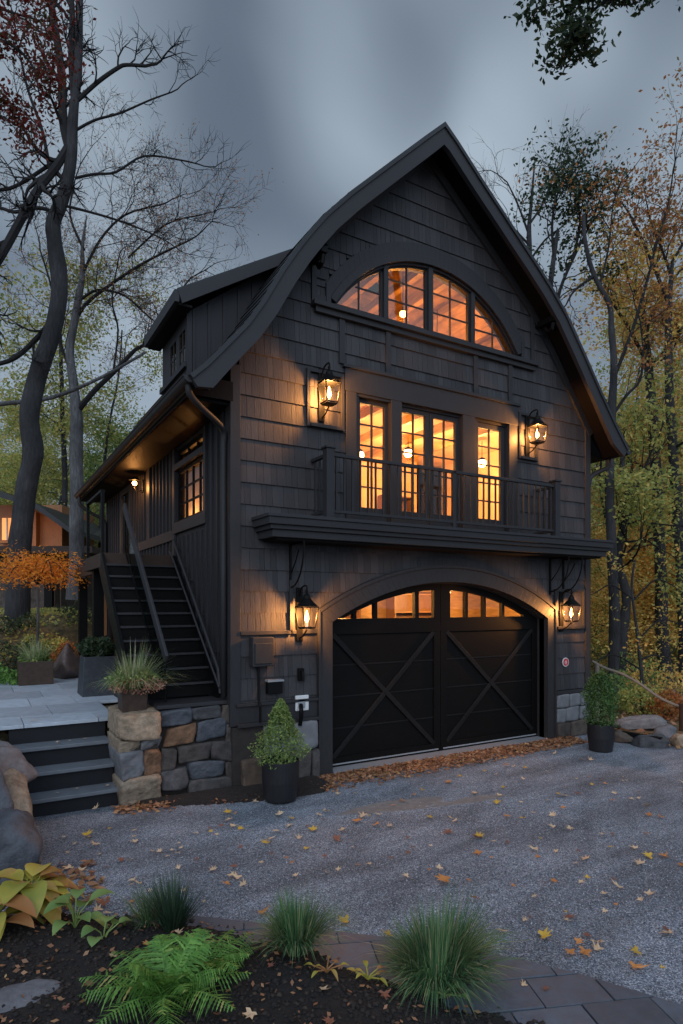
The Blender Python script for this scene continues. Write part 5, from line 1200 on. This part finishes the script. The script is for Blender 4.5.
T = np.array([tuple(t_) for t_ in tips]); P = np.repeat(T, 24, 0) + RS.normal(size=(len(T) * 24, 3)) * [.17, .17, .12]
V, F = quads(P, np.full(len(P), .045), .4, .3); npmesh('crown', V, F, 'leaf_maple', mp)
P = np.array([D(38 - t_ * 42 + RS.normal() * 3, 566 + t_ * 12 + RS.normal() * 3, d + RS.normal() * .1) for t_ in RS.uniform(.4, 1.0, 160)]); V, F = quads(P, np.full(160, .035), .4); npmesh('crown', V, F, 'leaf_maple', mp)

# right-hand trees
RG = 'trees right of the house'
d = 17
tr_ = Dp([(612, 700), (614, 600), (610, 500), (612, 415), (614, 369), (612, 330), (610, 305), (594, 276), (585, 240), (583, 215)], d)
lim = [(Dp([(614, 378), (625, 350), (636, 319), (650, 270), (657, 241), (667, 209), (672, 180)], d), px2(4, d), px2(1.5, d)), (Dp([(611, 418), (626, 396), (640, 380), (643, 350), (640, 320)], d), px2(3.5, d), px2(1.6, d)),
       (Dp([(594, 276), (575, 290), (566, 305)], d), px2(3, d), px2(1.5, d)), (Dp([(600, 285), (608, 250), (612, 215)], d), px2(2.5, d), px2(1.5, d))]
tree('oak_tree', 'forked slender tree with rust and olive leaves just right of the roof', d, tr_, [px2(w_, d) for w_ in (12, 10, 9, 8, 7, 6, 5, 4.5, 4, 3)], lim, ('leaf_rust', 4, .18, .055), 'bark_dark', 3, 31, twl=1.3, split=(2, 3))
d = 22
tree('tall_tree', 'straight tall grey trunk near the right edge, with yellow leaves', d, Dp([(664, 720), (663, 640), (659, 560), (655, 450), (648, 360), (644, 320), (642, 300)], d), [px2(w_, d) for w_ in (15, 13, 11, 10, 8, 6, 4)],
     [(Dp([(650, 370), (630, 330), (610, 300)], d), px2(4, d), px2(2, d)), (Dp([(646, 330), (665, 290), (690, 260)], d), px2(4, d), px2(2, d)), (Dp([(643, 310), (632, 285), (622, 265)], d), px2(3, d), px2(2, d))], ('leaf_yellow', 7, .3, .075), 'bark_dark', 3, 32, auto=9, autoL=1.8, twl=1.0, autot=(.35, .9), split=(2, 3))
d = 20
tree('tall_tree', 'dark trunk with rust-coloured crown cut by the right edge of the picture', d, Dp([(690, 760), (683, 600), (677, 500), (671, 420), (668, 340), (670, 290), (672, 262)], d), [px2(w_, d) for w_ in (14, 12, 10, 9, 7, 5, 3)],
     [(Dp([(671, 310), (655, 270), (640, 235), (630, 215)], d), px2(4, d), px2(2, d)), (Dp([(671, 275), (660, 245), (652, 225)], d), px2(3, d), px2(2, d)), (Dp([(672, 262), (685, 240), (690, 225)], d), px2(3, d), px2(2, d))], ('leaf_rust', 4, .22, .065), 'bark_dark', 3, 33, auto=6, autoL=1.5, twl=.95, autot=(.4, .8), split=(2, 3))
d = 19
tree('oak_tree', 'crooked dark tree behind the potted evergreen, with hooked branches', d, Dp([(622, 740), (622, 660), (626, 600), (618, 560), (628, 500), (622, 470), (626, 430)], d), [px2(w_, d) for w_ in (13, 11, 9, 8, 7, 5, 3)],
     [(Dp([(625, 520), (640, 480), (652, 450)], d), px2(4, d), px2(2, d)), (Dp([(620, 560), (606, 520), (600, 480), (604, 440)], d), px2(3, d), px2(2, d))], ('leaf_olive', 8, .28, .07), 'bark_dark', 3, 34, auto=8, autoL=2.2, twl=1.5, autot=(.3, 1), split=(2, 3))
d = 21
tree('oak_tree', 'dark green leafy tree top showing between the bare tree and the roof edge', d, Dp([(560, 760), (556, 600), (553, 430), (550, 300), (558, 230)], d), [px2(w_, d) for w_ in (12, 10, 8, 6, 3)],
     [(Dp([(552, 330), (560, 290), (575, 255), (590, 225)], d), px2(4, d), px2(2, d)), (Dp([(554, 260), (552, 225), (556, 200)], d), px2(3, d), px2(2, d)), (Dp([(572, 260), (580, 225), (576, 195)], d), px2(3, d), px2(2, d))], ('leaf_dark', 9, .22, .075), 'bark_dark', 3, 35, twl=1.1, split=(2, 3))
d = 24
tree('bare_tree', 'bare tree top rising behind the right roof slope', d, Dp([(528, 700), (528, 400), (529, 250), (531, 205), (534, 165)], d), [px2(w_, d) for w_ in (10, 8, 5, 3, 1.5)],
     [(Dp([(529, 235), (518, 205), (507, 182)], d), px2(2.5, d), px2(1.2, d)), (Dp([(529, 225), (545, 200), (552, 178)], d), px2(2.5, d), px2(1.2, d)), (Dp([(529, 245), (510, 225), (495, 212)], d), px2(2.5, d), px2(1.2, d)), (Dp([(529, 262), (545, 240), (560, 228)], d), px2(2.5, d), px2(1.2, d))], None, 'bark_dark', 3, 36, twl=1.3, split=(2, 3), minr=.009)
d = 15
tree('young_tree', 'low spreading sapling with orange-yellow leaves behind the right corner pot', d, Dp([(640, 735), (642, 690), (638, 640), (632, 590), (635, 560)], d), [px2(w_, d) for w_ in (5, 4, 3, 2.5, 2)],
     [(Dp([(641, 670), (615, 655), (598, 660)], d), px2(2, d), px2(1, d)), (Dp([(638, 640), (660, 620), (680, 625)], d), px2(2, d), px2(1, d)), (Dp([(634, 600), (612, 585), (600, 590)], d), px2(2, d), px2(1, d)), (Dp([(634, 600), (655, 580), (672, 585)], d), px2(2, d), px2(1, d)), (Dp([(640, 660), (655, 655), (670, 662)], d), px2(2, d), px2(1, d))], ('leaf_yellow', 8, .16, .05), 'bark_dark', 2, 37, twl=.9, split=(2, 3))
# forest behind: copies of a few prototypes
def proto(name, mat, seed, H, label, r=.12, lo=.25):
    rn = random.Random(seed); tr_ = [(0, 0, -.5), (rn.uniform(-.2, .2), 0, H * .3), (rn.uniform(-.4, .4), rn.uniform(-.3, .3), H * .6), (rn.uniform(-.5, .5), 0, H)]
    return tree(name, label, 0, tr_, [r, r * .8, r * .55, r * .2], [], (mat, 8, .4, .095), 'bark_dark', 3, seed, auto=19, autoL=H * .2, autot=(lo, 1), split=(2, 3))
protos = [proto('forest_tree', 'leaf_yellow', 71, 13, 'x'), proto('forest_tree', 'leaf_olive', 72, 14, 'x', lo=.15), proto('forest_tree', 'leaf_orange', 73, 12, 'x'), proto('forest_tree', 'leaf_green', 74, 11, 'x', lo=.12), proto('forest_tree', 'leaf_olive', 75, 7, 'x', .09, .05), proto('forest_tree', 'leaf_yellow', 76, 6, 'x', .08, .05)]
_ = 0
kinds = ['yellow', 'olive', 'orange', 'green', 'small olive', 'small yellow']
spots = []
rn = random.Random(99)
fr_ = []      # (px, depth, kind)
for i in range(34): fr_.append((rn.uniform(-30, 215), rn.uniform(28, 50), rn.choice([0, 1, 1, 3, 3, 4, 5, 4]), 'left'))
for i in range(30): fr_.append((rn.uniform(545, 760), rn.uniform(22, 48), rn.choice([0, 0, 1, 2, 3, 2, 4, 5, 5]), 'right'))
for i in range(8): fr_.append((rn.uniform(240, 540), rn.uniform(34, 50), rn.choice([0, 1, 3]), 'right'))
used = set()
for px, dd, k_, side in fr_:
    x, y, _ = D(px, 605, dd); g_ = gh(x, y); s = rn.uniform(.75, 1.05)
    if side == 'left': s *= .72
    elif px < 600: s *= .6
    else: s = min(s, (2.5 + 290 * dd / 620) / 17)
    if k_ >= 4: s *= 1.1
    src = protos[k_]; lab = ('%s-leaved forest tree standing in the background wood %s the house' % (kinds[k_], 'left of' if side == 'left' else 'right of and behind'))
    if k_ in used:
        r_ = src.copy(); C.objects.link(r_)
        for ch in src.children: c_ = ch.copy(); C.objects.link(c_); c_.parent = r_
    else: r_ = src; used.add(k_)
    r_.location = (x, y, g_); r_.rotation_euler = (0, 0, rn.uniform(0, 6.28)); r_.scale = (s, s, s * rn.uniform(.9, 1.1))
    tag(r_, lab, 'tree', '%s-leaved forest trees %s the house' % (kinds[k_], 'left of' if side == 'left' else 'right of and behind'))
# far wood
P = []; 
for i in range(22000):
    a = RS.uniform(-1.4, 1.45); dd = RS.uniform(50, 72); h = RS.uniform(0, 1) ** 1.1 * (6.5 + 3 * noise.noise(Vector((a * 6, 0, 0)))) ; b_ = TH + a
    P.append((CAM[0] + dd * sin(b_), CAM[1] + dd * cos(b_), h))
P = np.array(P); V, F = quads(P, np.full(len(P), .34), .7); fo = npmesh('far_wood', V, F, 'leaf_olive'); tag(fo, 'distant wood of olive and yellow trees closing the view', 'wood', kind='stuff')
# red branch top left and oak spray top right
def spray(label, name, tr_, limbs, spec, d, seed): tree(name, label, d, tr_, [.16, .12, .09, .06], limbs, spec, 'bark_dark', 2, seed, twl=.45 if d > 9 else .3, split=(2, 3))
d = 11
spray('red-leaved maple whose branch hangs into the top left corner', 'red_maple', Dp([(-330, 700), (-250, 300), (-180, 80), (-120, -60)], d), [(Dp([(-180, 80), (-60, 40), (0, 40), (30, 62), (38, 88)], d), .05, .012), (Dp([(-120, -30), (-40, -10), (5, 10), (38, 20)], d), .05, .012), (Dp([(-160, 40), (-60, 90), (-10, 110), (4, 118)], d), .04, .012)], ('leaf_red', 26, .14, .045), d, 41)
d = 7.5
spray('green oak whose leafy branch hangs into the top right of the sky', 'oak_tree', Dp([(1000, 900), (950, 300), (850, -80), (760, -200)], d), [(Dp([(860, -60), (720, -70), (632, -12), (600, 5), (578, 25)], d), .04, .01), (Dp([(700, -65), (650, -40), (600, -15), (562, 0)], d), .02, .008), (Dp([(640, -20), (600, 5), (580, 28)], d), .015, .008)], ('leaf_dark', 26, .09, .042), d, 42)

# ================================================================== NEIGHBOUR AND RIGHT EDGE
d = 22
def Q(px, py, dd=22): return Vector(D(px, py, dd))
bx = Q(35, 600); bx.z = gh(bx.x, bx.y)
nb_ = thing('wooden_house', 'low wooden house with glowing orange walls behind the big bare tree', 'house', tuple(bx))
rv = Vector((RT[0], RT[1], 0)); fv = Vector((FW[0], FW[1], 0))
def obox(mb, px0, px1, py0, py1, dd, th):
    a = Q(px0, py1, dd); b_ = Q(px1, py0, dd); u = rv * (b_ - a).dot(rv); h = Vector((0, 0, b_.z - a.z)); t_ = fv * th
    mb.add([a, a + u, a + u + t_, a + t_, a + h, a + u + h, a + u + t_ + h, a + t_ + h], [(0, 3, 2, 1), (4, 5, 6, 7), (0, 1, 5, 4), (1, 2, 6, 5), (2, 3, 7, 6), (3, 0, 4, 7)])
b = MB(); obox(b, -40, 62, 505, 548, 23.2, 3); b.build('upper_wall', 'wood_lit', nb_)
b = MB(); obox(b, -40, 48, 552, 625, 22.2, 4); b.build('lower_wall', 'stone', nb_)
b = MB(); obox(b, -42, 92, 546, 553, 21.2, 1.5); b.build('deck_beam', 'deckwood', nb_)
b = MB()
for (x0_, y0_), (x1_, y1_) in (((-60, 470), (0, 492)), ((0, 492), (35, 503)), ((35, 503), (62, 522)), ((62, 522), (70, 528))):
    A = Q(x0_, y0_, 21.3); B = Q(x1_, y1_, 21.3); A2 = A + fv * 5; B2 = B + fv * 5; t_ = Vector((0, 0, -.18)); b.add([A, B, B2, A2, A + t_, B + t_, B2 + t_, A2 + t_], [(0, 1, 2, 3), (7, 6, 5, 4), (0, 4, 5, 1), (1, 5, 6, 2), (2, 6, 7, 3), (3, 7, 4, 0)])
b.build('roof', 'roof', nb_)
b = MB(); obox(b, 32, 36, 512, 546, 22.9, .3); obox(b, -2, 13, 541, 543, 22.9, .2); split(b, 'wall_post', 'wood_lit', nb_)
b = MB(); obox(b, 2, 11, 518, 540, 23.15, .05); wn = b.build('window', 'pane_lit', nb_); b = MB(); obox(b, 6, 7, 518, 540, 23.05, .08); b.build('muntin', 'white', wn)
b = MB(); obox(b, 16, 27, 587, 597, 22.15, .06); wn = b.build('window', 'pane_lit', nb_); b = MB(); obox(b, 14, 29, 584, 587, 22.05, .12); obox(b, 14, 29, 597, 599, 22.05, .12); obox(b, 20.5, 22, 587, 597, 22.08, .06); b.build('frame', 'door', wn)
b = MB(); obox(b, 44, 52, 575, 615, 21.4, .3); b.build('post', 'door', nb_)
b = MB()
for x_ in (54, 60, 84): obox(b, x_, x_ + 1.2, 572, 612, 21.5, .08)
obox(b, 60, 84, 610, 612, 21.5, .08); split(b, 'screen_post', 'deckwood', nb_)
v = Q(38, 535, 22.0); plight('house_light', tuple(v - fv * .5), 16, .2, (1, .42, .12), nb_); v = Q(0, 535, 22); plight('house_light', tuple(v - fv * .5), 12, .2, (1, .42, .12), nb_)
# right edge: low stone edging, curved rail, post
for i, (px, py, w_, h, m_, lb) in enumerate([(622, 742, .6, .14, 'stone', 'long low edging stone right of the corner pot'), (650, 747, .55, .13, 'stone', 'edging stone in the middle of the low row at the right'), (636, 728, .8, .14, 'grey_stone', 'flat grey stone above the edging row at the right'), (668, 738, .5, .16, 'grey_stone', 'grey edging stone near the right edge of the picture'), (684, 748, .3, .16, 'tan_stone', 'pale stone at the foot of the post at the right edge')]):
    x, y = gz(px, py + 4); boulder((x + .3, y + .25, h * .6), (w_ * .5, .2, h), m_, 80 + i, lb, .4, .1, -.65)
b = MB(); a = gz(612, 742); c_ = gz(664, 750); b.bar((a[0] + .1, a[1] + .1, .17), (c_[0] + .12, c_[1] + .12, .14), .1, .08); tag(b.build('timber_edging', 'metal', None, (a[0], a[1], 0)), 'dark timber edging laid along the stones at the right', 'edging')
hr_ = thing('rustic_handrail', 'curved pale wooden handrail sloping down to a post at the right edge', 'handrail', D(683, 752, 12.4))
b = MB(); b.tube(smoothpts([D(592, 661, 13), D(605, 668, 13), D(622, 674, 13), D(640, 684, 12.9), D(660, 698, 12.7), D(683, 708, 12.5), D(700, 712, 12.4)], 6), .03, 8); b.build('rail', 'handrail_wood', hr_, smooth=True)
b = MB(); q = D(683, 752, 12.4); b.tube([(q[0], q[1], -.1), (q[0], q[1], D(683, 704, 12.4)[2])], .07, 9); b.build('post', 'deckwood', hr_)
b = MB(); q = D(597, 690, 13); b.tube([(q[0], q[1], -.1), (q[0], q[1], D(597, 664, 13)[2])], .05, 8); b.build('post', 'handrail_wood', hr_)
for (px, py, dd, r_, h, m_, lb) in [(640, 720, 14.5, .6, .7, 'leaf_olive', 'low brushy shrub under the curved handrail'), (668, 715, 14, .5, .6, 'leaf_rust', 'rusty dry shrub by the post at the right edge'), (605, 705, 15.5, .8, 1.0, 'leaf_green', 'green undergrowth shrub behind the corner pot'), (655, 690, 17, 1, 1.2, 'leaf_yellow', 'yellowing undergrowth shrub between the trunks at the right'), (630, 690, 18.5, 1, 1.4, 'leaf_green', 'green undergrowth shrub at the foot of the crooked tree')]:
    x, y, z_ = D(px, py, dd); shrub((x, y, gh(x, y) - .05), r_, h, 1100, m_, lb, .05)

# ================================================================== LIGHT, SKY, CAMERA
wd = bpy.data.worlds.new('World'); S.world = wd; wd.use_nodes = True; nt = wd.node_tree; bg = nt.nodes['Background']; outw = nt.nodes['World Output']
sky = nd(nt, 'ShaderNodeTexSky'); sky.sky_type = 'NISHITA'; sky.sun_disc = False; SE, SA = radians(28), radians(215); sky.sun_elevation = SE; sky.sun_rotation = SA
lk(nt, sky.outputs[0], bg.inputs[0]); bg.inputs[1].default_value = .05
tc = nd(nt, 'ShaderNodeTexCoord'); sep = nd(nt, 'ShaderNodeSeparateXYZ'); lk(nt, tc.outputs['Generated'], sep.inputs[0])
za = nd(nt, 'ShaderNodeMath', operation='MAXIMUM'); za.inputs[1].default_value = 0; lk(nt, sep.outputs[2], za.inputs[0])
zb = nd(nt, 'ShaderNodeMath', operation='ADD'); zb.inputs[1].default_value = .5; lk(nt, za.outputs[0], zb.inputs[0])
dv = nd(nt, 'ShaderNodeVectorMath', operation='DIVIDE'); lk(nt, tc.outputs['Generated'], dv.inputs[0]); cb = nd(nt, 'ShaderNodeCombineXYZ'); [lk(nt, zb.outputs[0], cb.inputs[k_]) for k_ in range(3)]; lk(nt, cb.outputs[0], dv.inputs[1])
mp_ = nd(nt, 'ShaderNodeMapping'); mp_.inputs['Rotation'].default_value = (0, 0, radians(78)); mp_.inputs['Scale'].default_value = (1.0, 2.4, 1); mp_.inputs['Location'].default_value = (.35, .2, 0); lk(nt, dv.outputs[0], mp_.inputs[0])
n1 = nd(nt, 'ShaderNodeTexNoise', Scale=1.3, Detail=2.5, Roughness=.4, Distortion=.6); lk(nt, mp_.outputs[0], n1.inputs['Vector'])
cr = ramp(nt, [(.12, (.072, .095, .132)), (.36, (.108, .138, .182)), (.58, (.18, .225, .278)), (.85, (.32, .385, .45))])
nz = nd(nt, 'ShaderNodeTexNoise', Scale=2.2, Detail=2.0); lk(nt, tc.outputs['Generated'], nz.inputs['Vector']); sc_ = nd(nt, 'ShaderNodeVectorMath', operation='MULTIPLY_ADD'); sc_.inputs[1].default_value = (.16,) * 3; sc_.inputs[2].default_value = (-.08,) * 3; lk(nt, nz.outputs['Color'], sc_.inputs[0])
va = nd(nt, 'ShaderNodeVectorMath', operation='ADD'); lk(nt, tc.outputs['Generated'], va.inputs[0]); lk(nt, sc_.outputs[0], va.inputs[1]); vn = nd(nt, 'ShaderNodeVectorMath', operation='NORMALIZE'); lk(nt, va.outputs[0], vn.inputs[0])
mb_ = nd(nt, 'ShaderNodeMath', operation='MULTIPLY_ADD'); mb_.inputs[1].default_value = .9; mb_.inputs[2].default_value = -.08; lk(nt, n1.outputs[0], mb_.inputs[0]); acc = mb_.outputs[0]
# thinner (brighter) and thicker (darker) parts of the cloud deck
for px, py, w_, am in [(430, 45, .13, .5), (575, 150, .1, .22), (650, 30, .14, -.14), (180, 135, .18, .46), (60, 330, .3, .12), (650, 330, .3, .12), (290, 60, .13, -.3), (300, 180, .12, -.2), (450, 165, .09, -.1), (520, 30, .1, -.14), (90, 30, .2, -.22)]:
    dv_ = Vector(D(px, py, 1)) - Vector(CAM); dv_.normalize(); dd_ = nd(nt, 'ShaderNodeVectorMath', operation='DOT_PRODUCT'); dd_.inputs[1].default_value = dv_; lk(nt, vn.outputs[0], dd_.inputs[0])
    q_ = nd(nt, 'ShaderNodeMapRange', interpolation_type='SMOOTHERSTEP'); q_.inputs['From Min'].default_value = cos(w_ * 2.0); q_.inputs['From Max'].default_value = 1; q_.inputs['To Min'].default_value = 0; q_.inputs['To Max'].default_value = abs(am); lk(nt, dd_.outputs['Value'], q_.inputs[0])
    s2 = nd(nt, 'ShaderNodeMath', operation='ADD' if am > 0 else 'SUBTRACT'); lk(nt, acc, s2.inputs[0]); lk(nt, q_.outputs[0], s2.inputs[1]); acc = s2.outputs[0]
lk(nt, acc, cr.inputs[0])
# extra sky brightness added out of view, behind and overhead, to light the scene
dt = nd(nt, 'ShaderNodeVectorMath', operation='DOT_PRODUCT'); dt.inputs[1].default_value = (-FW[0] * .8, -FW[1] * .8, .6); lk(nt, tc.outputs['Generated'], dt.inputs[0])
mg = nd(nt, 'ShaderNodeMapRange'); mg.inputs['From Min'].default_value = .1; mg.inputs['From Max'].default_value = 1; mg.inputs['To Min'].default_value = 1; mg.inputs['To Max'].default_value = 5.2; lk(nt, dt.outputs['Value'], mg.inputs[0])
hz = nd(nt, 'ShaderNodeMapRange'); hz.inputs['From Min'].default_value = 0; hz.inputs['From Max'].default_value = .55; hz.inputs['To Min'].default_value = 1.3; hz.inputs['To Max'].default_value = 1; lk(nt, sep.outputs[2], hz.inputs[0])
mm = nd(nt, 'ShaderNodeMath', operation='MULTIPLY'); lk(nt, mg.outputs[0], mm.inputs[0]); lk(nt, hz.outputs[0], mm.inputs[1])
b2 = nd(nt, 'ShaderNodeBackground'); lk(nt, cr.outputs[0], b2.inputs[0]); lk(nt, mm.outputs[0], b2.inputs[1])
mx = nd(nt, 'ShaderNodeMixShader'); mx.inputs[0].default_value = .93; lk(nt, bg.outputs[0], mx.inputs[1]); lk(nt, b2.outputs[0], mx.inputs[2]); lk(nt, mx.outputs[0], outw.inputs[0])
sl_ = bpy.data.lights.new('sun', 'SUN'); sl_.energy = .5; sl_.angle = radians(50); sl_.color = (1, .97, .94); so = bpy.data.objects.new('sun', sl_); C.objects.link(so)
to = Vector((sin(SA) * cos(SE), cos(SA) * cos(SE), sin(SE))); so.rotation_euler = to.to_track_quat('Z', 'Y').to_euler()
cam = bpy.data.cameras.new('camera'); co = bpy.data.objects.new('camera', cam); C.objects.link(co); S.camera = co
co.location = CAM; co.rotation_euler = (pi / 2, 0, -TH); cam.sensor_fit = 'HORIZONTAL'; cam.sensor_width = 36; cam.lens = 620 / 683 * 36; cam.shift_y = (605 - 512) / 683; cam.clip_end = 2000; cam.clip_start = .05
S.view_settings.view_transform = 'Standard'; S.view_settings.look = 'None'; S.view_settings.gamma = 1; S.view_settings.exposure = .38
S.cycles.transparent_max_bounces = 24
